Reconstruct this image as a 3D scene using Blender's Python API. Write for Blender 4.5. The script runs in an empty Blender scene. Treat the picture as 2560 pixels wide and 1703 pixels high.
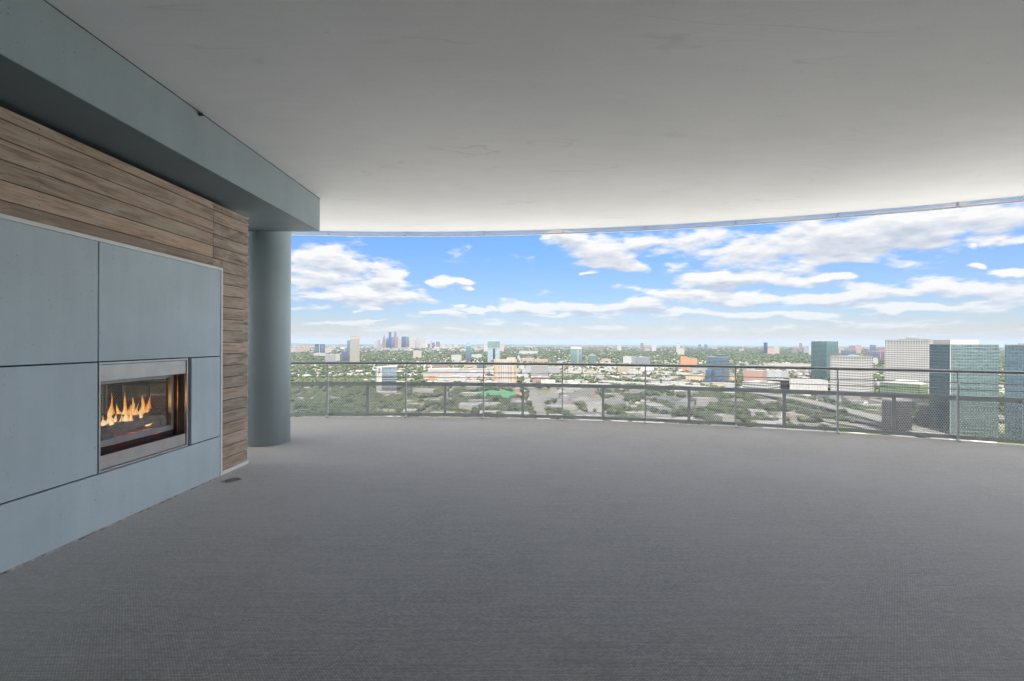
import bpy, bmesh, math, random
import numpy as np
from mathutils import Matrix, Vector
from math import radians, sin, cos, tan, pi, atan2, sqrt, hypot
C = bpy.context.scene
COL = C.collection
random.seed(7)
RNG = np.random.default_rng(11)

# ------------------------------------------------------------------ camera
F = 1138.0                                  # focal length in photo pixels (2560 wide), 16 mm
EYE = 1.5
cam_d = bpy.data.cameras.new('camera')
cam = bpy.data.objects.new('camera', cam_d)
COL.objects.link(cam)
cam_d.sensor_width = 36.0
cam_d.lens = 36.0 * F / 2560
cam_d.shift_y = -3.3 / 2560 * -1
cam_d.clip_start = 0.05
cam_d.clip_end = 200000
cam.matrix_world = Matrix.Translation((0, 0, EYE)) @ Matrix.Rotation(pi / 2, 4, 'X') @ Matrix.Rotation(0.0035, 4, 'Z')
C.camera = cam

# ------------------------------------------------------------------ light, exposure
SUN_EL, SUN_AZ = 50.0, 192.0                # azimuth clockwise from the view direction (+Y)
C.view_settings.view_transform = 'Standard'
C.view_settings.look = 'None'
C.view_settings.gamma = 1
C.view_settings.exposure = 1.5
sd = bpy.data.lights.new('sun', 'SUN')
sd.energy = 4.2
sd.angle = radians(0.5)
sd.color = (1.0, 0.95, 0.87)
so = bpy.data.objects.new('sun', sd)
COL.objects.link(so)
sdir = Vector((sin(radians(SUN_AZ)) * cos(radians(SUN_EL)), cos(radians(SUN_AZ)) * cos(radians(SUN_EL)), sin(radians(SUN_EL))))
so.rotation_euler = sdir.to_track_quat('Z', 'Y').to_euler()
C.cycles.use_denoising = True
C.cycles.max_bounces = 8
C.cycles.diffuse_bounces = 4
C.cycles.glossy_bounces = 4
C.cycles.transparent_max_bounces = 12
C.cycles.volume_bounces = 1
C.cycles.sample_clamp_indirect = 6


class NT:
    """small node helper"""
    def __init__(s, tree):
        s.t = tree
        s.n = tree.nodes
        s.n.clear()

    def new(s, typ, **kw):
        nd = s.n.new(typ)
        for k, v in kw.items():
            if k.startswith('_'):
                setattr(nd, k[1:], v)
        return nd

    def link(s, a, b):
        s.t.links.new(a, b)

    def val(s, sock, v):
        if hasattr(v, 'links') or hasattr(v, 'is_linked'):
            s.link(v, sock)
        else:
            sock.default_value = v

    def math(s, op, a, b=None, c=None, clamp=False):
        nd = s.n.new('ShaderNodeMath')
        nd.operation = op
        nd.use_clamp = clamp
        s.val(nd.inputs[0], a)
        if b is not None:
            s.val(nd.inputs[1], b)
        if c is not None:
            s.val(nd.inputs[2], c)
        return nd.outputs[0]

    def mix(s, f, a, b, mode='MIX'):
        nd = s.n.new('ShaderNodeMix')
        nd.data_type = 'RGBA'
        nd.blend_type = mode
        s.val(nd.inputs[0], f)
        for i, v in ((6, a), (7, b)):
            if isinstance(v, (tuple, list)):
                v = (*v[:3], 1)
            s.val(nd.inputs[i], v)
        return nd.outputs[2]

    def noise(s, vec, scale, detail=4, rough=0.5, dist=0.0, dims='3D', out=0):
        nd = s.n.new('ShaderNodeTexNoise')
        nd.noise_dimensions = dims
        if vec is not None:
            s.link(vec, nd.inputs['Vector'])
        nd.inputs['Scale'].default_value = scale
        nd.inputs['Detail'].default_value = detail
        nd.inputs['Roughness'].default_value = rough
        nd.inputs['Distortion'].default_value = dist
        return nd.outputs[out]

    def ramp(s, f, stops, interp='LINEAR'):
        nd = s.n.new('ShaderNodeValToRGB')
        nd.color_ramp.interpolation = interp
        e = nd.color_ramp.elements
        while len(e) < len(stops):
            e.new(0.5)
        for k, (p, c) in enumerate(stops):
            e[k].position = p
            e[k].color = (*c[:3], 1) if isinstance(c, (tuple, list)) else (c, c, c, 1)
        s.val(nd.inputs[0], f)
        return nd.outputs[0]

    def maprange(s, v, a, b, c=0.0, d=1.0, smooth=False):
        nd = s.n.new('ShaderNodeMapRange')
        if smooth:
            nd.interpolation_type = 'SMOOTHSTEP'
        s.val(nd.inputs[0], v)
        for i, q in enumerate((a, b, c, d)):
            nd.inputs[i + 1].default_value = q
        return nd.outputs[0]

    def comb(s, x, y, z=0.0):
        nd = s.n.new('ShaderNodeCombineXYZ')
        for i, v in enumerate((x, y, z)):
            s.val(nd.inputs[i], v)
        return nd.outputs[0]

    def sep(s, v):
        nd = s.n.new('ShaderNodeSeparateXYZ')
        s.link(v, nd.inputs[0])
        return nd.outputs


# ------------------------------------------------------------------ world: clear blue afternoon sky with fair weather cloud
w = bpy.data.worlds.new('World')
C.world = w
w.use_nodes = True
N = NT(w.node_tree)
SKY_STRENGTH = 0.08
sky = N.new('ShaderNodeTexSky')
sky.sky_type = 'NISHITA'
sky.sun_disc = False
sky.sun_elevation = radians(SUN_EL)
sky.sun_rotation = radians(SUN_AZ)
sky.altitude = 100
sky.air_density = 1.0
sky.dust_density = 0.25
sky.ozone_density = 2.0
tc = N.new('ShaderNodeTexCoord')
dx, dy, dz = N.sep(tc.outputs['Generated'])
hor = N.math('MAXIMUM', N.math('SQRT', N.math('ADD', N.math('MULTIPLY', dx, dx), N.math('MULTIPLY', dy, dy))), 0.001)
front = N.math('MAXIMUM', dy, 0.02)
U = N.math('DIVIDE', dx, front)             # tangent of the bearing from +Y
V = N.math('DIVIDE', dz, front)
EL = N.math('DIVIDE', dz, hor)              # tangent of the elevation
AZ = N.math('ARCTAN2', dx, dy)


BLOBS = [(-0.405, 0.160, 0.085, 0.038, -0.10, 1.05), (-0.336, 0.108, 0.105, 0.018, 0, 0.9), (-0.267, 0.136, 0.042, 0.016, 0, 0.9), (-0.39, 0.198, 0.035, 0.008, 0, 0.55),
         (-0.153, 0.135, 0.020, 0.010, 0, 1.0), (-0.110, 0.137, 0.020, 0.006, 0, 0.8), (-0.094, 0.122, 0.016, 0.005, 0, 0.7),
         (0.114, 0.222, 0.045, 0.014, 0, 0.9), (0.190, 0.202, 0.060, 0.019, -0.2, 1.0), (0.235, 0.175, 0.055, 0.014, 0, 0.8), (0.177, 0.156, 0.030, 0.006, 0, 0.6), (0.288, 0.217, 0.030, 0.014, 0, 0.8),
         (0.412, 0.217, 0.085, 0.030, 0, 1.05), (0.530, 0.200, 0.120, 0.034, 0, 1.1), (0.704, 0.226, 0.140, 0.038, 0.1, 1.1), (0.880, 0.250, 0.130, 0.033, 0.15, 1.1), (1.03, 0.275, 0.13, 0.030, 0.15, 1.1), (0.704, 0.184, 0.140, 0.012, 0.12, 0.95),
         (0.371, 0.162, 0.040, 0.016, 0, 0.9), (0.461, 0.138, 0.105, 0.018, 0, 0.85), (0.610, 0.132, 0.070, 0.012, 0, 0.8), (0.690, 0.143, 0.045, 0.008, 0, 0.75),
         (0.357, 0.104, 0.075, 0.017, 0, 0.80), (0.274, 0.084, 0.060, 0.010, 0, 0.85), (0.496, 0.098, 0.08, 0.015, 0, 0.75), (0.669, 0.098, 0.08, 0.014, 0, 0.75), (0.820, 0.110, 0.08, 0.013, 0.1, 0.9), (0.981, 0.118, 0.12, 0.017, 0.04, 0.80), (1.09, 0.104, 0.10, 0.026, 0, 0.8), (0.85, 0.080, 0.20, 0.012, 0, 0.5),
         (1.085, 0.228, 0.075, 0.015, 0.25, 1.0), (1.020, 0.219, 0.022, 0.009, 0, 0.9), (1.020, 0.165, 0.022, 0.006, 0, 0.7), (1.105, 0.155, 0.03, 0.009, 0, 0.9),
         (0.038, 0.076, 0.050, 0.010, 0, 0.95), (0.142, 0.077, 0.035, 0.009, 0, 0.9), (-0.095, 0.070, 0.033, 0.006, 0, 0.9), (-0.118, 0.081, 0.014, 0.005, 0, 0.8), (-0.052, 0.075, 0.014, 0.005, 0, 0.8),
         (-0.156, 0.062, 0.04, 0.006, 0, 0.65), (-0.288, 0.067, 0.016, 0.004, 0, 0.8), (-0.33, 0.068, 0.012, 0.004, 0, 0.8), (0.10, 0.058, 0.2, 0.006, 0, 0.42), (0.5, 0.064, 0.35, 0.010, 0, 0.5), (-0.36, 0.044, 0.12, 0.005, 0, 0.45)]


WN = N.new('ShaderNodeTexNoise')
N.link(N.comb(N.math('MULTIPLY', U, 9.0), N.math('MULTIPLY', V, 24.0), 0.0), WN.inputs['Vector'])
WN.inputs['Scale'].default_value = 1.0
WN.inputs['Detail'].default_value = 4.0
wr, wg, wb = N.sep(WN.outputs['Color'])
UW = N.math('MULTIPLY_ADD', wr, 0.13, N.math('SUBTRACT', U, 0.065))
VW = N.math('MULTIPLY', N.math('SUBTRACT', wg, 0.5), 0.050)


def blobs(vv):
    uv = N.comb(UW, N.math('ADD', vv, VW), 0.0)
    tot = None
    for u0, v0, su, sv, tilt, amp in BLOBS:
        g = 1.25 * amp
        nd = N.n.new('ShaderNodeVectorMath'); nd.operation = 'MULTIPLY_ADD'
        N.link(uv, nd.inputs[0])
        nd.inputs[1].default_value = (1 / (su * g), 1 / (sv * g), 0)
        nd.inputs[2].default_value = (-u0 / (su * g), -v0 / (sv * g), 0)
        ln = N.n.new('ShaderNodeVectorMath'); ln.operation = 'LENGTH'
        N.link(nd.outputs[0], ln.inputs[0])
        t = ln.outputs['Value']
        tot = t if tot is None else N.math('MINIMUM', tot, t)
    return N.maprange(tot, 0.1, 1.9, 1.0, 0.0, True)


def cloud_field(el, tot, fine):
    # cumulus seen from below: billows get closer together and flatter towards the horizon
    k = N.math('DIVIDE', 1.0, N.math('ADD', N.math('MAXIMUM', el, 0.0), 0.17))
    px = N.math('MULTIPLY', N.math('SINE', AZ), k)
    py = N.math('MULTIPLY', N.math('COSINE', AZ), k)
    p = N.comb(px, py, 3.7)
    n1 = N.noise(p, 2.5, 9 if fine else 5, 0.60, 0.1)
    n2 = N.noise(p, 9.0, 3 if fine else 1, 0.55, 0.0)
    n1 = N.math('ADD', N.math('MULTIPLY', N.math('SUBTRACT', n1, 0.5), 2.9), N.math('MULTIPLY', N.math('SUBTRACT', n2, 0.5), 0.6))
    band = N.maprange(el, 0.02, 0.13, 0.36, 0.0)
    over = N.maprange(el, 0.30, 0.6, 0.0, 0.42)
    back = N.maprange(dy, 0.55, 0.2, 0.0, 0.42)
    f = N.math('ADD', N.math('MULTIPLY', n1, 0.95), N.math('MAXIMUM', band, N.math('MAXIMUM', over, back)))
    inview = N.maprange(dy, 0.25, 0.4, 0.0, 0.92)
    f = N.math('ADD', f, N.math('MULTIPLY', tot, inview))
    return N.math('SUBTRACT', f, 0.37)


B0 = blobs(V)
B1 = blobs(N.math('ADD', V, 0.016))
f0 = cloud_field(EL, B0, True)
f1 = cloud_field(N.math('ADD', EL, 0.012), B1, False)
cov = N.maprange(f0, -0.12, 0.36, 0.0, 1.0, True)
shade = N.math('ADD', N.math('MULTIPLY', N.math('SUBTRACT', f0, f1), 1.15), 0.66)
shade = N.math('SUBTRACT', shade, N.maprange(f0, 0.22, 0.8, 0.0, 0.36), clamp=True)
CL = 0.325 / SKY_STRENGTH
ccol = N.ramp(shade, [(0.12, (0.64 * CL, 0.69 * CL, 0.78 * CL)), (0.40, (0.80 * CL, 0.84 * CL, 0.90 * CL)), (0.62, (0.93 * CL, 0.94 * CL, 0.96 * CL)), (0.85, (1.10 * CL, 1.08 * CL, 1.05 * CL))])
above = N.maprange(EL, 0.004, 0.03, 0.0, 1.0)
dens = N.maprange(EL, 0.02, 0.10, 0.55, 0.96)
cov = N.math('MULTIPLY', N.math('MULTIPLY', cov, above), dens)
# added unseen cloud beside and behind the viewer, brightened to fill the terrace
off_view = N.maprange(dy, 0.60, 0.25, 0.0, 1.0, True)
cov = N.math('MAXIMUM', cov, N.math('MULTIPLY', off_view, N.maprange(EL, 0.0, 0.05, 0.5, 1.0)))
fill_gain = N.maprange(off_view, 0.0, 1.0, 1.0, 3.2)
ccol = N.mix(1.0, ccol, N.comb(fill_gain, fill_gain, fill_gain), 'MULTIPLY')
skyc = N.mix(1.0, sky.outputs[0], N.ramp(EL, [(0.0, (0.40, 0.365, 0.40)), (0.05, (0.37, 0.40, 0.50)), (0.13, (0.38, 0.46, 0.63)), (0.28, (0.38, 0.60, 0.86))]), 'MULTIPLY')
col = N.mix(cov, skyc, ccol)
bg = N.new('ShaderNodeBackground')
N.link(col, bg.inputs[0])
bg.inputs[1].default_value = SKY_STRENGTH
wo = N.new('ShaderNodeOutputWorld')
N.link(bg.outputs[0], wo.inputs[0])

# ------------------------------------------------------------------ photo geometry helpers (real places worked out once from the view)
GROUND = -115.0                             # the street level lies 115 m under the terrace
EARTH = 7.4e6


def yh(x):
    return 846 + (x - 650) * 0.0035


def gz(d):
    return GROUND - d * d / (2 * EARTH)


def ground_pt(x, y):
    """where the street-level point seen at photo pixel (x, y) really stands"""
    t = (x - 1280) / F
    off = max(y - yh(x), 7.5)
    Y = 115 * F / off
    for _ in range(6):
        d = Y * sqrt(1 + t * t)
        Y = (EYE - gz(d)) * F / off
    return t * Y, Y


# ------------------------------------------------------------------ object helpers
def tag(o, label=None, cat=None, group=None, kind=None):
    if label: o['label'] = label
    if cat: o['category'] = cat
    if group: o['group'] = group
    if kind: o['kind'] = kind
    return o


def empty(name, loc=(0, 0, 0), rz=0, label=None, cat=None, group=None):
    o = bpy.data.objects.new(name, None)
    o.empty_display_size = 0.2
    COL.objects.link(o)
    o.location = loc
    o.rotation_euler = (0, 0, rz)
    return tag(o, label, cat, group)


class MB:
    """collects shapes, builds one mesh object"""
    def __init__(s):
        s.v = []
        s.f = []

    def add(s, vs, fs):
        b = len(s.v)
        s.v += [tuple(p) for p in vs]
        s.f += [tuple(i + b for i in q) for q in fs]
        return s

    def box(s, x0, x1, y0, y1, z0, z1):
        return s.add([(x0, y0, z0), (x1, y0, z0), (x1, y1, z0), (x0, y1, z0), (x0, y0, z1), (x1, y0, z1), (x1, y1, z1), (x0, y1, z1)],
                     [(0, 3, 2, 1), (4, 5, 6, 7), (0, 1, 5, 4), (1, 2, 6, 5), (2, 3, 7, 6), (3, 0, 4, 7)])

    def hexa(s, P):
        """8 corners: 4 bottom ccw, 4 top ccw"""
        return s.add(P, [(0, 3, 2, 1), (4, 5, 6, 7), (0, 1, 5, 4), (1, 2, 6, 5), (2, 3, 7, 6), (3, 0, 4, 7)])

    def prism(s, poly, z0, z1, bottom=True):
        n = len(poly)
        vs = [(x, y, z0) for x, y in poly] + [(x, y, z1) for x, y in poly]
        fs = [(i, (i + 1) % n, n + (i + 1) % n, n + i) for i in range(n)] + [tuple(range(n, 2 * n))]
        if bottom: fs.append(tuple(reversed(range(n))))
        return s.add(vs, fs)

    def tube(s, pts, r, n=8, cap=True):
        pts = [Vector(p) for p in pts]
        rr = r if isinstance(r, (list, tuple)) else [r] * len(pts)
        vs = []
        for i, p in enumerate(pts):
            d = (pts[min(i + 1, len(pts) - 1)] - pts[max(i - 1, 0)]).normalized()
            up = Vector((0, 0, 1)) if abs(d.z) < 0.9 else Vector((1, 0, 0))
            a = d.cross(up).normalized()
            b = a.cross(d).normalized()
            for k in range(n):
                q = 2 * pi * k / n
                vs.append(p + a * cos(q) * rr[i] + b * sin(q) * rr[i])
        fs = []
        for i in range(len(pts) - 1):
            for k in range(n):
                fs.append((i * n + k, i * n + (k + 1) % n, (i + 1) * n + (k + 1) % n, (i + 1) * n + k))
        if cap:
            fs.append(tuple(reversed(range(n))))
            fs.append(tuple(range((len(pts) - 1) * n, len(pts) * n)))
        return s.add(vs, fs)

    def xf(s, fn):
        s.v = [tuple(fn(*p)) for p in s.v]
        return s

    def build(s, name, mat, parent=None, bevel=0, smooth=False, seg=2):
        me = bpy.data.meshes.new(name)
        me.from_pydata(s.v, [], s.f)
        bm = bmesh.new(); bm.from_mesh(me)
        bmesh.ops.recalc_face_normals(bm, faces=bm.faces)
        bm.to_mesh(me); bm.free()
        me.materials.append(mat)
        if smooth:
            for p in me.polygons: p.use_smooth = True
        o = bpy.data.objects.new(name, me)
        COL.objects.link(o)
        if parent: o.parent = parent
        if bevel:
            m = o.modifiers.new('bevel', 'BEVEL'); m.width = bevel; m.segments = seg; m.limit_method = 'ANGLE'
        return o


def np_mesh(name, verts, faces, mat, parent=None, smooth=False):
    """verts (n,3) array, faces (m,k) array"""
    me = bpy.data.meshes.new(name)
    n, (m, k) = len(verts), faces.shape
    me.vertices.add(n); me.vertices.foreach_set('co', np.ascontiguousarray(verts, dtype=np.float32).ravel())
    me.loops.add(m * k); me.loops.foreach_set('vertex_index', np.ascontiguousarray(faces, dtype=np.int32).ravel())
    me.polygons.add(m)
    me.polygons.foreach_set('loop_start', np.arange(m, dtype=np.int32) * k)
    me.polygons.foreach_set('loop_total', np.full(m, k, dtype=np.int32))
    me.update(calc_edges=True)
    if smooth: me.polygons.foreach_set('use_smooth', np.ones(m, dtype=bool))
    me.materials.append(mat)
    o = bpy.data.objects.new(name, me)
    COL.objects.link(o)
    if parent: o.parent = parent
    return o


# ------------------------------------------------------------------ materials
def new_mat(name):
    m = bpy.data.materials.new(name)
    m.use_nodes = True
    n = NT(m.node_tree)
    out = n.new('ShaderNodeOutputMaterial')
    p = n.new('ShaderNodeBsdfPrincipled')
    n.link(p.outputs[0], out.inputs[0])
    return m, n, p, out


def plain(name, col, rough=0.6, metal=0.0, spec=0.5, var=0.0, scale=3.0, bump=0.0, bscale=40):
    m, n, p, out = new_mat(name)
    tcn = n.new('ShaderNodeTexCoord')
    if var:
        a = n.noise(tcn.outputs['Object'], scale, 5, 0.6)
        c = n.mix(n.maprange(a, 0.3, 0.7), tuple(v * (1 - var) for v in col), tuple(min(1, v * (1 + var)) for v in col))
        n.link(c, p.inputs['Base Color'])
    else:
        p.inputs['Base Color'].default_value = (*col, 1)
    p.inputs['Roughness'].default_value = rough
    p.inputs['Metallic'].default_value = metal
    p.inputs['Specular IOR Level'].default_value = spec
    if bump:
        b = n.new('ShaderNodeBump')
        b.inputs['Strength'].default_value = bump
        b.inputs['Distance'].default_value = 0.01
        n.link(n.noise(tcn.outputs['Object'], bscale, 4, 0.6), b.inputs['Height'])
        n.link(b.outputs[0], p.inputs['Normal'])
    return m


def mat_painted_concrete(name, col, var=0.10):
    m, n, p, out = new_mat(name)
    tcn = n.new('ShaderNodeTexCoord')
    o = tcn.outputs['Object']
    x, y, z = n.sep(o)
    big = n.noise(o, 1.6, 5, 0.55)
    streak = n.noise(n.comb(n.math('MULTIPLY', x, 6.0), n.math('MULTIPLY', y, 6.0), n.math('MULTIPLY', z, 0.8)), 1.0, 5, 0.6)
    fine = n.noise(o, 120, 3, 0.7)
    f = n.math('ADD', n.math('MULTIPLY', big, 0.45), n.math('ADD', n.math('MULTIPLY', streak, 0.3), n.math('MULTIPLY', fine, 0.25)))
    c = n.mix(n.maprange(f, 0.35, 0.65), tuple(v * (1 - var) for v in col), tuple(v * (1 + var) for v in col))
    pit = n.noise(o, 55, 2, 0.5)
    c = n.mix(n.maprange(pit, 0.70, 0.74), c, tuple(v * 0.6 for v in col))
    n.link(c, p.inputs['Base Color'])
    p.inputs['Roughness'].default_value = 0.62
    b = n.new('ShaderNodeBump'); b.inputs['Strength'].default_value = 0.25; b.inputs['Distance'].default_value = 0.004
    n.link(n.math('ADD', fine, n.math('MULTIPLY', big, 2)), b.inputs['Height'])
    n.link(b.outputs[0], p.inputs['Normal'])
    return m


def mat_ceiling():
    m, n, p, out = new_mat('ceiling_plaster')
    tcn = n.new('ShaderNodeTexCoord')
    o = tcn.outputs['Object']
    x, y, z = n.sep(o)
    big = n.noise(o, 0.35, 4, 0.5)
    tr = n.noise(n.comb(n.math('MULTIPLY', x, 0.9), n.math('MULTIPLY', y, 3.2), 0.0), 1.3, 7, 0.62, 0.9)
    fine = n.noise(o, 60, 4, 0.7)
    f = n.math('ADD', n.math('MULTIPLY', big, 0.55), n.math('ADD', n.math('MULTIPLY', tr, 0.22), n.math('MULTIPLY', fine, 0.23)))
    c = n.ramp(f, [(0.38, (0.72, 0.735, 0.74)), (0.60, (0.82, 0.83, 0.835))])
    # long trowel ridges
    wv = n.noise(n.comb(n.math('MULTIPLY', x, 0.5), n.math('MULTIPLY', y, 2.2), 4.0), 0.8, 3, 0.5, 0.4)
    ridge = n.math('ABSOLUTE', n.math('SUBTRACT', wv, 0.5))
    ridge = n.maprange(ridge, 0.0, 0.012, 1.0, 0.0, True)
    brk = n.maprange(n.noise(o, 0.9, 3, 0.5), 0.52, 0.62)
    ridge = n.math('MULTIPLY', ridge, brk)
    c = n.mix(n.math('MULTIPLY', ridge, 0.22), c, (0.40, 0.40, 0.39))
    crack = n.noise(n.comb(n.math('MULTIPLY', x, 3), n.math('MULTIPLY', y, 11), 1.0), 2.2, 6, 0.7)
    c = n.mix(n.math('MULTIPLY', n.maprange(crack, 0.66, 0.72), 0.35), c, (0.36, 0.36, 0.36))
    n.link(c, p.inputs['Base Color'])
    p.inputs['Roughness'].default_value = 0.8
    b = n.new('ShaderNodeBump'); b.inputs['Strength'].default_value = 0.32; b.inputs['Distance'].default_value = 0.02
    h = n.math('ADD', n.math('MULTIPLY', tr, 0.5), n.math('ADD', n.math('MULTIPLY', fine, 0.10), n.math('MULTIPLY', ridge, 0.07)))
    n.link(h, b.inputs['Height'])
    n.link(b.outputs[0], p.inputs['Normal'])
    return m


def mat_floor():
    m, n, p, out = new_mat('woven_vinyl')
    tcn = n.new('ShaderNodeTexCoord')
    o = tcn.outputs['Object']
    x, y, z = n.sep(o)
    # weave: rows of short threads 6 mm apart, staggered
    row = n.math('MULTIPLY', y, 1 / 0.010)
    rid = n.math('FLOOR', row)
    rf = n.math('FRACT', row)
    colx = n.math('ADD', n.math('MULTIPLY', x, 1 / 0.017), n.math('MULTIPLY', rid, 0.5))
    cf = n.math('FRACT', colx)
    thr = n.math('MULTIPLY', n.math('SINE', n.math('MULTIPLY', rf, pi)), n.math('POWER', n.math('SINE', n.math('MULTIPLY', cf, pi)), 0.5))
    wn = n.new('ShaderNodeTexWhiteNoise'); wn.noise_dimensions = '2D'
    n.link(n.comb(n.math('FLOOR', colx), rid), wn.inputs['Vector'])
    streak = n.noise(n.comb(n.math('MULTIPLY', x, 1.2), n.math('MULTIPLY', y, 45)), 1.0, 6, 0.7)
    streak2 = n.noise(n.comb(n.math('MULTIPLY', x, 5), n.math('MULTIPLY', y, 110), 2.0), 1.0, 4, 0.7)
    patch = n.noise(o, 0.8, 5, 0.6)
    dirt = n.noise(o, 2.3, 6, 0.65)
    f = n.math('ADD', n.math('MULTIPLY', thr, 0.50), n.math('MULTIPLY', wn.outputs[0], 0.30))
    f = n.math('ADD', f, n.math('MULTIPLY', n.math('SUBTRACT', streak, 0.5), 0.75))
    f = n.math('ADD', f, n.math('MULTIPLY', n.math('SUBTRACT', streak2, 0.5), 0.55))
    c = n.ramp(f, [(0.02, (0.10, 0.098, 0.096)), (0.45, (0.290, 0.280, 0.268)), (0.95, (0.62, 0.60, 0.57))])
    c = n.mix(n.math('MULTIPLY', n.maprange(patch, 0.4, 0.7), 0.5), c, (0.36, 0.345, 0.33))
    c = n.mix(n.math('MULTIPLY', n.maprange(dirt, 0.54, 0.70), 0.42), c, (0.19, 0.175, 0.145))
    n.link(c, p.inputs['Base Color'])
    p.inputs['Roughness'].default_value = 0.62
    p.inputs['Specular IOR Level'].default_value = 0.8
    p.inputs['Specular Tint'].default_value = (1.0, 0.93, 0.84, 1)
    p.inputs['Sheen Weight'].default_value = 0.85
    p.inputs['Sheen Roughness'].default_value = 0.45
    p.inputs['Sheen Tint'].default_value = (1.0, 0.95, 0.88, 1)
    b = n.new('ShaderNodeBump'); b.inputs['Strength'].default_value = 0.4; b.inputs['Distance'].default_value = 0.003
    n.link(n.math('ADD', thr, n.math('MULTIPLY', streak2, 0.5)), b.inputs['Height'])
    n.link(b.outputs[0], p.inputs['Normal'])
    return m


def mat_wood():
    m, n, p, out = new_mat('weathered_wood')
    tcn = n.new('ShaderNodeTexCoord')
    g = n.new('ShaderNodeNewGeometry')
    x, y, z = n.sep(tcn.outputs['Object'])
    isl = g.outputs['Random Per Island']
    off = n.math('MULTIPLY', isl, 37.0)
    v = n.comb(n.math('MULTIPLY', y, 1.1), n.math('MULTIPLY', z, 16), off)
    grain = n.noise(v, 1.6, 8, 0.62, 1.2)
    fine = n.noise(n.comb(n.math('MULTIPLY', y, 4), n.math('MULTIPLY', z, 160), off), 1.5, 4, 0.6)
    blotch = n.noise(n.comb(n.math('MULTIPLY', y, 1.6), n.math('MULTIPLY', z, 5), off), 1.2, 6, 0.65, 0.8)
    f = n.math('ADD', n.math('MULTIPLY', grain, 0.60), n.math('ADD', n.math('MULTIPLY', fine, 0.20), n.math('MULTIPLY', blotch, 0.20)))
    c = n.ramp(f, [(0.36, (0.21, 0.155, 0.125)), (0.45, (0.45, 0.345, 0.27)), (0.58, (0.61, 0.495, 0.405)), (0.72, (0.73, 0.63, 0.54))])
    tint = n.ramp(isl, [(0.0, (0.55, 0.55, 0.55)), (0.35, (0.95, 0.90, 0.84)), (0.6, (0.72, 0.73, 0.73)), (1.0, (1.15, 1.05, 0.97))])
    c = n.mix(1.0, c, tint, 'MULTIPLY')
    c = n.mix(n.math('MULTIPLY', n.maprange(blotch, 0.5, 0.68), 0.55), c, (0.62, 0.54, 0.46))
    c = n.mix(n.math('MULTIPLY', n.maprange(n.noise(v, 1.1, 7, 0.72, 2.6), 0.58, 0.70), 0.6), c, (0.20, 0.145, 0.11))
    n.link(c, p.inputs['Base Color'])
    p.inputs['Roughness'].default_value = 0.66
    b = n.new('ShaderNodeBump'); b.inputs['Strength'].default_value = 0.3; b.inputs['Distance'].default_value = 0.004
    n.link(n.math('ADD', fine, grain), b.inputs['Height'])
    n.link(b.outputs[0], p.inputs['Normal'])
    return m


def mat_glass(name, refl=0.15, tint=(0.8, 0.86, 0.84), rough=0.0):
    m, n, p, out = new_mat(name)
    n.n.remove(p)
    tr = n.new('ShaderNodeBsdfTransparent'); tr.inputs[0].default_value = (*tint, 1)
    gl = n.new('ShaderNodeBsdfGlossy'); gl.inputs['Roughness'].default_value = rough
    gl.inputs[0].default_value = (1, 1, 1, 1)
    fr = n.new('ShaderNodeLayerWeight'); fr.inputs[0].default_value = 0.5
    f = n.math('ADD', n.math('MULTIPLY', n.math('POWER', fr.outputs['Facing'], 3.0), 0.9), refl, clamp=True)
    mx = n.new('ShaderNodeMixShader')
    n.link(f, mx.inputs[0]); n.link(tr.outputs[0], mx.inputs[1]); n.link(gl.outputs[0], mx.inputs[2])
    n.link(mx.outputs[0], out.inputs[0])
    return m


def mat_steel(name='brushed_steel', col=(0.62, 0.60, 0.57), rough=0.38):
    m, n, p, out = new_mat(name)
    tcn = n.new('ShaderNodeTexCoord')
    x, y, z = n.sep(tcn.outputs['Object'])
    s = n.noise(n.comb(n.math('MULTIPLY', x, 3), n.math('MULTIPLY', y, 3), n.math('MULTIPLY', z, 300)), 1, 4, 0.6)
    d = n.noise(tcn.outputs['Object'], 6, 5, 0.6)
    c = n.mix(n.maprange(n.math('ADD', n.math('MULTIPLY', s, 0.4), n.math('MULTIPLY', d, 0.6)), 0.35, 0.65), tuple(v * 0.86 for v in col), tuple(v * 1.08 for v in col))
    n.link(c, p.inputs['Base Color'])
    p.inputs['Metallic'].default_value = 0.75
    n.link(n.maprange(s, 0.3, 0.7, rough - 0.06, rough + 0.1), p.inputs['Roughness'])
    return m


def mat_emit(name, stops, strength, scale=(6, 6, 3)):
    m, n, p, out = new_mat(name)
    n.n.remove(p)
    tcn = n.new('ShaderNodeTexCoord')
    mp = n.new('ShaderNodeMapping'); mp.inputs['Scale'].default_value = scale
    n.link(tcn.outputs['Object'], mp.inputs[0])
    a = n.noise(mp.outputs[0], 6, 5, 0.7)
    c = n.ramp(a, stops)
    e = n.new('ShaderNodeEmission'); e.inputs[1].default_value = strength
    n.link(c, e.inputs[0]); n.link(e.outputs[0], out.inputs[0])
    return m


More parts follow.
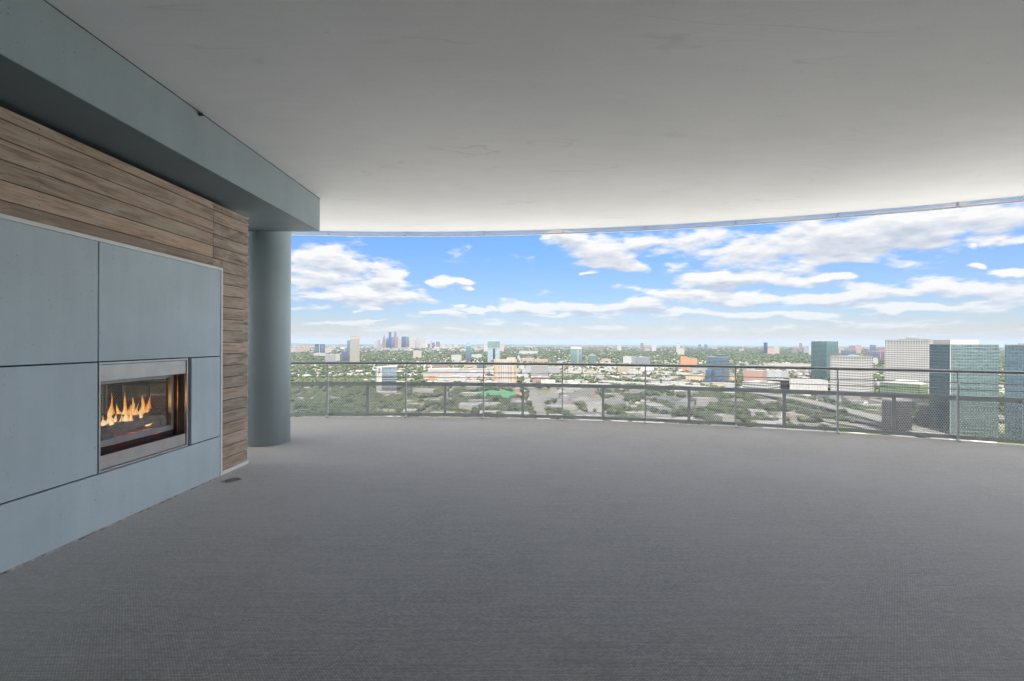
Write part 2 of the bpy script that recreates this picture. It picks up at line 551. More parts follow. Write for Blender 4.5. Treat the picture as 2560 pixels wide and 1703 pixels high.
def mat_flame():
    m, n, p, out = new_mat('flame')
    n.n.remove(p)
    tcn = n.new('ShaderNodeTexCoord')
    x, y, z = n.sep(tcn.outputs['Object'])
    lw = n.new('ShaderNodeLayerWeight'); lw.inputs[0].default_value = 0.35
    core = n.math('SUBTRACT', 1.0, lw.outputs['Facing'])
    g = n.maprange(z, 0.0, 0.34, 0.0, 1.0)
    a = n.noise(n.comb(n.math('MULTIPLY', x, 25), n.math('MULTIPLY', y, 25), n.math('MULTIPLY', z, 9)), 1.0, 4, 0.6, 1.5)
    h = n.math('ADD', n.math('MULTIPLY', core, 0.75), n.math('SUBTRACT', n.math('MULTIPLY', a, 0.5), n.math('MULTIPLY', g, 0.55)))
    c = n.ramp(h, [(0.05, (1.0, 0.10, 0.01)), (0.40, (1.0, 0.24, 0.03)), (0.66, (1.0, 0.46, 0.10)), (0.92, (1.0, 0.86, 0.50))])
    e = n.new('ShaderNodeEmission'); n.link(c, e.inputs[0])
    n.link(n.maprange(h, 0.1, 0.7, 0.14, 0.46), e.inputs[1])
    tr = n.new('ShaderNodeBsdfTransparent')
    mx = n.new('ShaderNodeMixShader')
    n.link(n.maprange(h, 0.02, 0.40, 0.0, 0.92, True), mx.inputs[0])
    n.link(tr.outputs[0], mx.inputs[1]); n.link(e.outputs[0], mx.inputs[2])
    n.link(mx.outputs[0], out.inputs[0])
    return m


M = {}
M['blue'] = mat_painted_concrete('blue_grey_concrete', (0.60, 0.70, 0.755))
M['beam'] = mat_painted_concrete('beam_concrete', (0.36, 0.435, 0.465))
M['ceiling'] = mat_ceiling()
M['floor'] = mat_floor()
M['wood'] = mat_wood()
M['rail'] = plain('grey_rail_paint', (0.52, 0.55, 0.56), 0.38, 0.3, var=0.06, scale=30)
M['mesh'] = plain('perforated_sheet_paint', (0.60, 0.63, 0.64), 0.4, 0.2, var=0.05, scale=30)
M['railtube'] = mat_steel('handrail_steel', (0.30, 0.31, 0.32), 0.42)
M['bolt'] = mat_steel('bolt_steel', (0.55, 0.56, 0.57), 0.3)
M['steel'] = mat_steel()
M['white_trim'] = plain('white_trim', (0.88, 0.88, 0.86), 0.4, 0.0, var=0.05, scale=8)
M['strip'] = plain('white_perforated_metal', (0.86, 0.86, 0.85), 0.5)
M['dark'] = plain('dark_gap', (0.03, 0.04, 0.045), 0.7)
M['black'] = plain('soot_black', (0.045, 0.042, 0.040), 0.75, var=0.4, scale=12)
M['caulk'] = plain('dirty_caulk', (0.42, 0.40, 0.38), 0.8, var=0.6, scale=14)
M['fireglass'] = mat_glass('fire_glass', 0.15, (0.80, 0.84, 0.83))
M['log'] = plain('charred_log', (0.13, 0.095, 0.075), 0.9, var=0.7, scale=14, bump=1.0, bscale=30)
M['ember'] = mat_emit('embers', [(0.40, (0.02, 0.008, 0.006)), (0.50, (0.9, 0.05, 0.02)), (0.62, (1.0, 0.22, 0.08)), (0.75, (1, 0.55, 0.3))], 0.45, (5, 5, 5))
M['flame'] = mat_flame()
M['rock'] = plain('dark_backing', (0.05, 0.05, 0.05), 0.9)

# ------------------------------------------------------------------ terrace: floor, ceiling, rail
CX, CY, RR = -2.351, -12.981, 22.012
DTH = 1.5405 / RR
TH0 = atan2(6.89 - CX, 7.08 - CY)           # the post nearest the right edge


def arc(th, r):
    return CX + r * sin(th), CY + r * cos(th)


def floor_z(x, y):
    d = RR - hypot(x - CX, y - CY)
    t = min(max(d / 2.0, 0), 1)
    return -0.118 * t * t * (3 - 2 * t)


def terrace_floor():
    ths = np.linspace(-0.62, 1.158, 98)
    rs = [RR + 0.06 - q for q in (0.025, 0.25, 0.5, 0.75, 1.0, 1.25, 1.5, 1.75, 2.0, 2.5)]
    vs, fs = [], []
    for r in rs:
        for t in ths:
            x, y = arc(t, r)
            vs.append((x, y, floor_z(x, y)))
    n = len(ths)
    for i in range(len(rs) - 1):
        for k in range(n - 1):
            fs.append((i * n + k, i * n + k + 1, (i + 1) * n + k + 1, (i + 1) * n + k))
    # inner field back to the building
    base = (len(rs) - 1) * n
    b2 = len(vs)
    for k in range(n):
        x, y, z = vs[base + k]
        vs.append((x, min(y, -4.2), z))
    for k in range(n - 1):
        fs.append((base + k, base + k + 1, b2 + k + 1, b2 + k))
    m = MB(); m.add(vs, fs)
    o = m.build('terrace_floor', M['floor'])
    tag(o, kind='structure')
    # slab edge under it
    m = MB()
    vs, fs = [], []
    for t in ths:
        x0, y0 = arc(t, RR + 0.037)
        vs += [(x0, y0, 0.004), (x0, y0, -0.35)]
    for k in range(n - 1):
        fs.append((2 * k, 2 * k + 2, 2 * k + 3, 2 * k + 1))
    m.add(vs, fs)
    tag(m.build('slab_edge', M['strip']), kind='structure')


terrace_floor()
CEIL = EYE + 2.17


def terrace_ceiling():
    ths = np.linspace(-0.62, 1.158, 98)
    m = MB()
    vs, fs = [], []
    for t in ths:
        x, y = arc(t, RR - 0.02)
        x2, y2 = x, -4.2
        for f in (0.0, 0.25, 0.6, 1.0):
            vs.append((x + (x2 - x) * f, y + (y2 - y) * f, CEIL))
        for f in (0.0, 1.0):
            vs.append((x, y + (y2 - y) * f, CEIL + 0.32))
    for k in range(len(ths) - 1):
        a, b = k * 6, k * 6 + 6
        for q in range(3): fs.append((a + q, b + q, b + q + 1, a + q + 1))
        fs += [(a, a + 4, b + 4, b), (a + 4, a + 5, b + 5, b + 4), (a + 3, b + 3, b + 5, a + 5)]
    fs += [(0, 1, 2, 3, 5, 4), tuple(len(vs) - 6 + q for q in (4, 5, 3, 2, 1, 0))]
    m.add(vs, fs)
    tag(m.build('ceiling', M['ceiling']), kind='structure')


terrace_ceiling()


def facade_behind():
    """the glazed face of the flat, behind the photographer"""
    root = empty('apartment_facade', (0, -4.2, 0), 0, 'glazed apartment front along the back of the terrace', 'wall')
    m = MB(); m.box(-14, 16, -0.3, -0.02, -0.12, 0.25); m.box(-14, 16, -0.3, -0.02, 3.0, CEIL)
    for k in range(11):
        m.box(-14 + k * 3 - 0.15, -14 + k * 3 + 0.15, -0.28, 0.0, 0.25, 3.0)
    m.build('wall', plain('facade_render', (0.72, 0.71, 0.69), 0.8), root)
    for k in range(10):
        g = MB(); g.box(-13.85 + k * 3, -11.15 + k * 3, -0.2, -0.17, 0.25, 3.0)
        g.build('window', M['darkglass'], root)


def hole_panel(th_a, th_b, z0, z1, r, pitch=0.0325, hole=0.375):
    """perforated curved sheet: staggered round holes between two angles and heights"""
    L = (th_b - th_a) * r
    nx = max(1, int(round(L / pitch)))
    px = L / nx
    ry = pitch * 0.866
    nz = max(1, int(round((z1 - z0) / ry)))
    pz = (z1 - z0) / nz
    R0 = pitch / sqrt(3)
    hexc = [(0, R0), (px / 2, R0 / 2), (px / 2, -R0 / 2), (0, -R0), (-px / 2, -R0 / 2), (-px / 2, R0 / 2)]
    # outer ring: 6 corners + 6 midpoints, inner ring: 12-gon
    outer = []
    for i in range(6):
        a, b = hexc[i], hexc[(i + 1) % 6]
        outer += [a, ((a[0] + b[0]) / 2, (a[1] + b[1]) / 2)]
    outer = np.array(outer)
    ang = np.arctan2(outer[:, 1], outer[:, 0])
    inner = np.c_[np.cos(ang), np.sin(ang)] * pitch * hole
    ring = np.r_[outer, inner]
    cs = []
    for j in range(nz):
        sh = 0.5 if j % 2 else 0.0
        n_ = nx - 1 if sh else nx
        for i in range(n_):
            cs.append(((i + 0.5 + sh) * px, (j + 0.5) * pz))
    cs = np.array(cs)
    P = (cs[:, None, :] + ring[None, :, :]).reshape(-1, 2)
    P[:, 0] = np.clip(P[:, 0], 0, L); P[:, 1] = np.clip(P[:, 1], 0, z1 - z0)
    th = th_a + P[:, 0] / r
    V3 = np.c_[CX + r * np.sin(th), CY + r * np.cos(th), z0 + P[:, 1]]
    q = np.array([(k, (k + 1) % 12, 12 + (k + 1) % 12, 12 + k) for k in range(12)])
    Fq = (np.arange(len(cs))[:, None, None] * 24 + q[None]).reshape(-1, 4)
    return V3, Fq


def arc_bar(m, ta, tb, r0, r1, z0, z1, n=None):
    n = n or max(2, int((tb - ta) * RR / 0.25))
    vs = []
    for i in range(n + 1):
        t = ta + (tb - ta) * i / n
        a = arc(t, r0); b = arc(t, r1)
        vs += [(*a, z0), (*b, z0), (*b, z1), (*a, z1)]
    fs = []
    for i in range(n):
        for k in range(4):
            fs.append((i * 4 + k, i * 4 + (k + 1) % 4, i * 4 + 4 + (k + 1) % 4, i * 4 + 4 + k))
    fs += [(0, 1, 2, 3), tuple(n * 4 + k for k in (3, 2, 1, 0))]
    m.add(vs, fs)


def balcony_rail():
    th_l, th_r = TH0 - 10 * DTH, TH0 + 7 * DTH
    root = empty('balcony_railing', (*arc(TH0 - 4 * DTH, RR), 0), 0,
                 'grey curved steel railing with two cables over perforated panels at the terrace edge', 'railing')
    inv = Matrix.Translation(-root.location)

    def put(mb_or, name, mat, parent=root, **k):
        o = mb_or.build(name, mat, parent, **k)
        o.matrix_parent_inverse = inv if parent is root else Matrix.Identity(4)
        return o
    n = 150
    pts = [(*arc(th_l + (th_r - th_l) * i / n, RR - 0.01), 1.07) for i in range(n + 1)]
    put(MB().tube(pts, 0.027, 14), 'handrail', M['railtube'], smooth=True)
    for zc in (0.893, 0.796):
        pts = [(*arc(th_l + (th_r - th_l) * i / n, RR - 0.015), zc) for i in range(n + 1)]
        put(MB().tube(pts, 0.0075, 6), 'cable', M['railtube'], smooth=True)
    for i in range(-10, 8):
        th = TH0 + i * DTH
        # one post: radial plate with a curved foot, a cranked top and a rod to the handrail
        prof = [(-0.12, 0.0), (-0.115, 0.018), (-0.075, 0.05), (-0.052, 0.12), (-0.045, 0.25), (-0.045, 0.86), (-0.02, 0.90), (-0.008, 0.97), (-0.008, 1.05),
                (0.008, 1.05), (0.008, 0.93), (0.004, 0.80), (0.010, 0.0)]
        hw = 0.011
        vs = []
        ux, uy = sin(th), cos(th)
        tx, ty = cos(th), -sin(th)
        bx, by = arc(th, RR)
        for sgn in (-1, 1):
            for r_, z_ in prof:
                q = hw * (1.0 if z_ < 0.9 else 0.8)
                vs.append((bx + ux * r_ + tx * q * sgn, by + uy * r_ + ty * q * sgn, z_))
        k = len(prof)
        fs = [tuple(range(k)), tuple(range(2 * k - 1, k - 1, -1))] + [(j, (j + 1) % k, k + (j + 1) % k, k + j) for j in range(k)]
        m = MB().add(vs, fs)
        p = put(m, 'post', M['rail'])
        for z_ in (0.893, 0.796):
            a = Vector((bx - ux * 0.015 - tx * 0.02, by - uy * 0.015 - ty * 0.02, z_)); b = Vector((bx - ux * 0.015 + tx * 0.02, by - uy * 0.015 + ty * 0.02, z_))
            c = MB().tube([a, b], 0.010, 8).build('cable_clamp', M['bolt'], p)
            c.matrix_parent_inverse = Matrix.Identity(4)
    for i in range(-10, 7):
        ta, tb = TH0 + (i - 0.5) * DTH, TH0 + (i + 0.5) * DTH
        g = 0.0008 / RR
        V3, Fq = hole_panel(ta + 0.026 / RR, tb - 0.026 / RR, 0.082, 0.624, RR + 0.022)
        p = np_mesh('perforated_panel', V3, Fq, M['mesh'], root)
        p.matrix_parent_inverse = inv
        m = MB()
        arc_bar(m, ta + g, tb - g, RR + 0.014, RR + 0.026, 0.622, 0.694)
        arc_bar(m, ta + g, tb - g, RR + 0.014, RR + 0.026, 0.022, 0.084)
        arc_bar(m, ta + g, ta + 0.028 / RR, RR + 0.016, RR + 0.026, 0.084, 0.622, 1)
        arc_bar(m, tb - 0.028 / RR, tb - g, RR + 0.016, RR + 0.026, 0.084, 0.622, 1)
        f = m.build('panel_frame', M['rail'], p); f.matrix_parent_inverse = Matrix.Identity(4)
        for zt in (0.655, 0.05):
            for dt in (0.045 / RR, 0.36 * DTH + 0.02, DTH - 0.045 / RR):
                t = ta + dt
                a = arc(t, RR + 0.016); b = arc(t, RR + 0.002)
                o = MB().tube([(*a, zt), (*b, zt)], [0.014, 0.010], 10).build('bolt', M['bolt'], p, smooth=False)
                o.matrix_parent_inverse = Matrix.Identity(4)


M['darkglass'] = mat_glass('flat_window_glass', 0.1, (0.25,0.27,0.27))
facade_behind()
balcony_rail()


def upper_strip():
    th_l, th_r = TH0 - 10 * DTH, TH0 + 7 * DTH
    root = empty('upper_railing_edge', (*arc(TH0 - 4 * DTH, RR), CEIL), 0,
                 'white perforated metal edge strip of the terrace above, hung around the ceiling rim', 'edge strip')
    inv = Matrix.Translation(-root.location)
    z0 = EYE + 2.093
    for i in range(-10, 7):
        ta, tb = TH0 + i * DTH + 0.012 / RR, TH0 + (i + 1) * DTH - 0.012 / RR
        V3, Fq = hole_panel(ta, tb, z0 + 0.022, z0 + 0.022 + 0.0281 * 8, RR + 0.03, 0.0325, 0.335)
        p = np_mesh('perforated_strip', V3, Fq, M['strip'], root); p.matrix_parent_inverse = inv
        m = MB(); arc_bar(m, ta, tb, RR + 0.018, RR + 0.036, z0 - 0.004, z0 + 0.024)
        f = m.build('lower_lip', M['strip'], p); f.matrix_parent_inverse = Matrix.Identity(4)
    for i in range(-10, 8):
        th = TH0 + i * DTH
        m = MB(); arc_bar(m, th - 0.011 / RR, th + 0.011 / RR, RR - 0.01, RR + 0.045, z0 + 0.002, z0 + 0.26, 1)
        o = m.build('bracket', M['rail'], root); o.matrix_parent_inverse = inv


upper_strip()

# ------------------------------------------------------------------ fireplace wall
WA, WB = -3.578, 0.0208                     # wall face: X = WA + WB * Y
FZ = -0.118                                 # floor height here


def wall_xf(x, y, z):
    """local wall frame: x = distance behind the panel face, y = along the wall (world Y), z up"""
    return (WA + WB * y - x, y, z)


wall = empty('fireplace_wall', (WA + WB * 4.3 - 0.3, 4.3, FZ), 0, 'freestanding wall of blue grey panels and weathered wood boards around the fireplace', 'wall')
winv = Matrix.Translation(-wall.location)


def wput(m, name, mat, parent=wall, **k):
    o = m.xf(wall_xf).build(name, mat, parent, **k)
    o.matrix_parent_inverse = winv if parent is wall else Matrix.Identity(4)
    return o


Y0, YE, YP = -3.9, 6.0, 5.41                # wall start, wood end, panel end
IY0, IY1, IZ0, IZ1 = 3.857, 4.940, 0.368, 1.316   # recess for the fire
ZP, ZW = 2.335, 3.115
# core
D = 0.075
m = MB()
m.box(D, 0.95, Y0, IY0, FZ, ZW - 0.05); m.box(D, 0.95, IY1, YE - 0.03, FZ, ZW - 0.05)
m.box(D, 0.95, IY0, IY1, FZ, IZ0); m.box(D, 0.95, IY0, IY1, IZ1, ZW - 0.05)
m.box(0.72, 0.95, IY0, IY1, IZ0, IZ1)
wput(m, 'core', M['rock'])
G = 0.006
pan = [(Y0, 3.85 - G, IZ1 + G, ZP), (3.85 + G, YP, IZ1 + G, ZP), (Y0, IY0 - 0.012, IZ0 + G, IZ1 - G), (IY1 + 0.0, YP, IZ0 + G, IZ1 - G),
       (Y0, YP, FZ + 0.012, IZ0 - G)]
for a, b, c, d in pan:
    m = MB(); m.box(0.0, 0.05, a, b, c, d)
    wput(m, 'concrete_panel', M['blue'], bevel=0.003)
# dark backing only behind the joints
m = MB()
for (a, b, c, d) in [(Y0, YP, IZ1 - G, IZ1 + G), (Y0, IY0 - 0.012, IZ0 - G, IZ0 + G), (IY1, YP, IZ0 - G, IZ0 + G), (3.85 - G, 3.85 + G, IZ1 + G, ZP)]:
    m.box(0.022, 0.03, a, b, c, d)
wput(m, 'joint_backing', M['dark'])
m = MB()
m.box(-0.006, 0.055, Y0, YP + 0.035, ZP + 0.002, ZP + 0.034)
m.box(-0.006, 0.055, YP + 0.004, YP + 0.035, FZ, ZP + 0.002)
wput(m, 'edge_trim', M['white_trim'], bevel=0.002)
# wood boards
m = MB()
bh = 0.1412
z = FZ + 0.050
rows = []
while z < ZW - 0.02:
    rows.append((z, min(z + bh - 0.007, ZW))); z += bh
for k, (a, b) in enumerate(rows):
    j = random.uniform(-0.001, 0.002)
    if b < ZP + 0.03:
        m.box(0.03 + j, 0.052 + j, YP + 0.036, YE, a, b)
    else:
        a2 = max(a, ZP + 0.032)
        js = 5.32
        if a < ZP + 0.032:
            m.box(0.03 + j, 0.052 + j, YP + 0.036, YE, a, b)
            m.box(0.03 + j, 0.052 + j, js + 0.004, YP + 0.0355, a2, b)
        else:
            m.box(0.03 + j, 0.052 + j, js + 0.004, YE, a, b)
        m.box(0.03 - j, 0.052 - j, Y0, js - 0.004, a2, b)
wput(m, 'wood_cladding', M['wood'], bevel=0.0015)
# board ends stand proud at the free end: small white spacer clips in the gaps
m = MB()
for a, b in rows:
    m.box(0.028, 0.060, YE - 0.02, YE + 0.018, b + 0.0005, b + 0.0042)
wput(m, 'spacer_clips', M['white_trim'])
m = MB()
m.box(0.02, 0.062, YP + 0.036, YE + 0.01, FZ, FZ + 0.045)
wput(m, 'base_flashing', M['white_trim'], bevel=0.002)
m = MB()
for k in range(90):                          # ragged caulk line along the foot of the panels
    ya = Y0 + (YP + 0.03 - Y0) * k / 90; yb = Y0 + (YP + 0.03 - Y0) * (k + 1) / 90
    h = random.uniform(0.006, 0.016); d = random.uniform(0.004, 0.016)
    m.hexa([(0.02, ya, FZ), (-d, ya, FZ), (-d * 0.9, yb, FZ), (0.02, yb, FZ), (0.02, ya, FZ + h), (-0.002, ya, FZ + h), (-0.002, yb, FZ + h), (0.02, yb, FZ + h)])
wput(m, 'caulk_line', M['caulk'])
# nail heads
m = MB()
for a, b in rows:
    for yy in (5.29, 5.35, YE - 0.03, YP + 0.06, 1.9, 3.4):
        if b < ZP + 0.03 and yy < YP + 0.03: continue
        for zz in (a + 0.035, b - 0.035):
            m.tube([(0.034, yy, zz), (0.0275, yy, zz)], 0.0032, 6)
wput(m, 'nail_heads', M['black'])

# ------------------------------------------------------------------ gas fireplace
fp = empty('gas_fireplace', (WA + WB * 4.4 - 0.2, 4.4, IZ0), 0, 'stainless steel gas fireplace with flames behind glass, set in the blue grey wall', 'fireplace')
finv = Matrix.Translation(-fp.location)


def fput(m, name, mat, parent=fp, **k):
    o = m.xf(wall_xf).build(name, mat, parent, **k)
    o.matrix_parent_inverse = finv if parent is fp else Matrix.Identity(4)
    return o


a, b, c, d = IY0 - 0.004, 4.878, IZ0 + 0.004, IZ1 - 0.004
m = MB()                                     # thin outer frame
m.box(-0.006, 0.10, a, b, d - 0.018, d); m.box(-0.006, 0.10, a, b, c, c + 0.018)
m.box(-0.006, 0.10, a, a + 0.014, c + 0.018, d - 0.018); m.box(-0.006, 0.10, b - 0.014, b, c + 0.018, d - 0.018)
fput(m, 'outer_frame', M['steel'], bevel=0.0015)
m = MB(); m.box(0.004, 0.02, a + 0.018, b - 0.018, 1.150, d - 0.022)
fput(m, 'hood_panel', M['steel'], bevel=0.002)
m = MB(); m.box(0.004, 0.02, a + 0.018, b - 0.018, c + 0.024, 0.510)
fput(m, 'access_panel', M['steel'], bevel=0.002)
m = MB(); m.box(0.02, 0.12, a + 0.014, b - 0.014, c + 0.018, 0.5095); m.box(0.02, 0.10, a + 0.014, b - 0.014, 1.151, d - 0.018)
m.box(0.0805, 0.70, a - 0.0, a + 0.014, 0.51, 1.15) ; m.box(0.101, 0.70, b - 0.014, b, 0.51, 1.15)
m.box(0.68, 0.70, a + 0.014, b - 0.014, 0.51, 1.15); m.box(0.14, 0.68, a + 0.014, b - 0.014, 1.145, 1.16)
m.box(0.14, 0.68, a + 0.014, b - 0.014, 0.50, 0.56)
fput(m, 'firebox', M['black'])
ga, gb, gc, gd = a + 0.016, b - 0.075, 0.565, 1.149
m = MB()
m.box(0.090, 0.125, ga, gb, gd - 0.035, gd); m.box(0.090, 0.125, ga, gb, gc, gc + 0.055)
m.box(0.090, 0.125, ga, ga + 0.020, gc + 0.055, gd - 0.035); m.box(0.090, 0.125, gb - 0.030, gb, gc + 0.055, gd - 0.035)
fput(m, 'glass_frame', mat_steel('glass_frame_steel', (0.36, 0.37, 0.37), 0.4), bevel=0.002)
m = MB(); m.add([(0.108, ga + 0.018, gc + 0.053), (0.108, gb - 0.028, gc + 0.053), (0.108, gb - 0.028, gd - 0.033), (0.108, ga + 0.018, gd - 0.033)], [(0, 1, 2, 3)])
fput(m, 'glass', M['fireglass'])
m = MB(); m.box(0.02, 0.09, b - 0.016 - 0.002, b - 0.0145, 0.51, 1.15)
fput(m, 'side_liner', plain('liner_steel', (0.16, 0.155, 0.15), 0.55, 0.4, var=0.2, scale=10))


def log(name, p0, p1, r, seed):
    random.seed(seed)
    n, k = 14, 12
    p0, p1 = Vector(p0), Vector(p1)
    d = (p1 - p0).normalized(); up = Vector((0, 0, 1)); s = d.cross(up).normalized(); t = s.cross(d)
    vs = []
    kn = [random.uniform(0.85, 1.15) for _ in range(k)]
    for i in range(n + 1):
        f = i / n
        q = p0.lerp(p1, f) + t * 0.012 * sin(f * 5 + seed) + s * 0.010 * cos(f * 4 + seed)
        for j in range(k):
            ang = 2 * pi * j / k
            rr = r * kn[j] * random.uniform(0.93, 1.08) * (0.9 + 0.2 * sin(f * 7 + seed))
            vs.append(q + s * cos(ang) * rr + t * sin(ang) * rr)
    fs = [(i * k + j, i * k + (j + 1) % k, (i + 1) * k + (j + 1) % k, (i + 1) * k + j) for i in range(n) for j in range(k)]
    fs += [tuple(range(k)), tuple(range(n * k, (n + 1) * k))]
    return fput(MB().add(vs, fs), name, M['log'])


BZ = 0.56
log('log', (0.24, 4.20, BZ + 0.075), (0.22, 4.74, BZ + 0.175), 0.066, 1)
log('log', (0.165, 3.93, BZ + 0.06), (0.22, 4.20, BZ + 0.07), 0.072, 2)
log('log', (0.42, 4.12, BZ + 0.08), (0.38, 4.72, BZ + 0.11), 0.058, 3)
log('log', (0.20, 4.50, BZ + 0.19), (0.42, 4.25, BZ + 0.20), 0.040, 4)
log('log', (0.26, 4.34, BZ + 0.12), (0.44, 4.70, BZ + 0.16), 0.036, 6)
m = MB()
random.seed(5)
for k in range(260):
    y = random.uniform(4.08, 4.74); x = random.uniform(0.135, 0.30); r = random.uniform(0.006, 0.018); zz = BZ + r * 0.6
    m.box(x - r, x + r, y - r * 1.3, y + r * 1.3, zz - r, zz + r)
fput(m, 'ember_bed', M['ember'])
m = MB()
for k in range(7):
    y = 4.02 + k * 0.115
    m.tube([(0.15, y, BZ), (0.15, y, BZ + (0.13 if k in (0, 6) else 0.05))], 0.010, 6)
m.tube([(0.15, 4.00, BZ + 0.02), (0.15, 4.74, BZ + 0.02)], 0.009, 6)
fput(m, 'grate', M['black'])

fl_ = bpy.data.lights.new('fire_light', 'POINT'); fl_.energy = 1.4; fl_.color = (1.0, 0.42, 0.13); fl_.shadow_soft_size = 0.07
flo = bpy.data.objects.new('fire_light', fl_); COL.objects.link(flo); flo.location = wall_xf(0.33, 4.46, BZ + 0.27)


def flame(y, x, z, h, wd, seed, lean=0.0):
    """one tongue of flame: a twisting leaf-shaped body that tapers to a tip"""
    random.seed(seed)
    n, k = 18, 10
    vs = []
    ph = random.uniform(0, 6)
    for i in range(n + 1):
        f = i / n
        r = wd * (sin(pi * min(1, f * 1.7 + 0.15)) if f < 0.26 else (1 - (f - 0.26) / 0.74) ** 1.25) * (1 + 0.25 * sin(f * 11 + ph))
        r = max(r, 0.0006)
        oy = y + lean * f * h + 0.22 * wd * sin(f * 7 + ph) * (0.3 + f)
        ox = x + 0.2 * wd * cos(f * 6 + ph)
        for j in range(k):
            an = 2 * pi * j / k
            vs.append((ox + cos(an) * r * 0.6, oy + sin(an) * r, z + f * h))
    fs = [(i * k + j, i * k + (j + 1) % k, (i + 1) * k + (j + 1) % k, (i + 1) * k + j) for i in range(n) for j in range(k)]
    # local origin at the foot of the flame so the colour runs up from there
    mb = MB().add(vs, fs).xf(wall_xf)
    o0 = wall_xf(x, y, z)
    mb.v = [(p[0] - o0[0], p[1] - o0[1], p[2] - o0[2]) for p in mb.v]
    o = mb.build('flame', M['flame'], fp, smooth=True)
    o.location = o0
    o.matrix_parent_inverse = finv
    return o


FL = []
rf = random.Random(12)
for k in range(46):                          # many thin tongues joined along the burner, tallest behind the middle of the logs
    y = rf.uniform(4.22, 4.74); x = rf.uniform(0.20, 0.36)
    c = max(0.0, 1 - abs(y - 4.44) / 0.24)
    FL.append((y, x, rf.uniform(0.63, 0.71), rf.uniform(0.07, 0.13) + 0.17 * c * rf.random(), rf.uniform(0.014, 0.034), k, rf.uniform(-0.35, 0.35)))
FL += [(4.33, 0.32, 0.68, 0.33, 0.034, 101, 0.0), (4.46, 0.32, 0.69, 0.31, 0.032, 103, 0.08), (4.39, 0.30, 0.68, 0.22, 0.040, 104, -0.1), (4.55, 0.31, 0.70, 0.25, 0.026, 105, 0.05),
       (4.40, 0.30, 0.66, 0.16, 0.05, 111, 0.1), (4.48, 0.30, 0.66, 0.15, 0.05, 112, 0.0), (4.54, 0.29, 0.67, 0.12, 0.045, 113, 0.3), (4.34, 0.30, 0.66, 0.12, 0.045, 116, -0.2),
       (4.80, 0.36, 0.60, 0.34, 0.05, 114, 0.1), (4.76, 0.38, 0.66, 0.28, 0.05, 115, 0.0), (4.82, 0.42, 0.62, 0.28, 0.05, 117, 0.0)]
for f_ in FL: flame(*f_)
random.seed(7)

# ------------------------------------------------------------------ beam and round column
BZ0, BZ1 = EYE + 1.674, CEIL - 0.004
beam = MB()
bx0, by0, bx1, by1 = -2.994, 2.662, -2.929, 6.925
sl = (bx1 - bx0) / (by1 - by0)
ys = -4.0
p = [(bx1 - 3.2, by1), (bx1, by1), (bx0 + sl * (ys - by0), ys), (bx1 - 3.2, ys)]
p = p[::-1]
beam.prism(p, BZ0, BZ1)
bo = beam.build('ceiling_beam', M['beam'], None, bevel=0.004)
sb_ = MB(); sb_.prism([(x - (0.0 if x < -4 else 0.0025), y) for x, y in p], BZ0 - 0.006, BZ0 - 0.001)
sb_.build('soffit_shade_sheet', mat_painted_concrete('soffit_shade_colour', (0.135, 0.180, 0.205), 0.08), bo)  # added sheet: shade under the beam is put into its darker colour
tag(bo, 'wide blue grey painted beam under the ceiling above the fireplace wall', 'beam')
m = MB()
m.tube([(-2.965, 4.30, CEIL - 0.03), (-2.935, 4.30, CEIL - 0.03)], 0.016, 10)
m.tube([(-2.94, 4.30, CEIL - 0.03), (-2.92, 4.30, CEIL - 0.045)], 0.006, 6)
ho = m.build('beam_hook', M['black']); ho.parent = bo; ho.name = 'hook'
# joint line between beam and ceiling
m = MB()
n = 60
vs = []
for i in range(n + 1):
    y = ys + 0.1 + (by1 - ys - 0.1) * i / n
    x = bx0 + sl * (y - by0)
    wdt = 0.004 + 0.004 * random.random()
    vs += [(x - 0.001, y, CEIL - 0.0005 - wdt), (x + 0.003, y, CEIL - 0.0005 - wdt), (x + 0.003, y, CEIL - 0.0005)]
fs = []
for i in range(n):
    fs += [(i * 3, i * 3 + 1, i * 3 + 4, i * 3 + 3), (i * 3 + 1, i * 3 + 2, i * 3 + 5, i * 3 + 4)]
m.add(vs, fs)
j = m.build('sealant_joint', M['dark'], bo)

cr = 0.323
cxx, cyy = -3.888 + 0.0, 7.262
m = MB()
k = 72
m.prism([(cxx + cr * cos(2 * pi * i / k), cyy + cr * sin(2 * pi * i / k)) for i in range(k)], FZ - 0.02, CEIL - 0.002)
co = m.build('round_column', mat_painted_concrete('column_paint', (0.47, 0.56, 0.59), 0.08), None)
for pl in co.data.polygons:
    pl.use_smooth = abs(pl.normal.z) < 0.5
tag(co, 'round blue grey concrete column standing at the end of the fireplace wall', 'column')

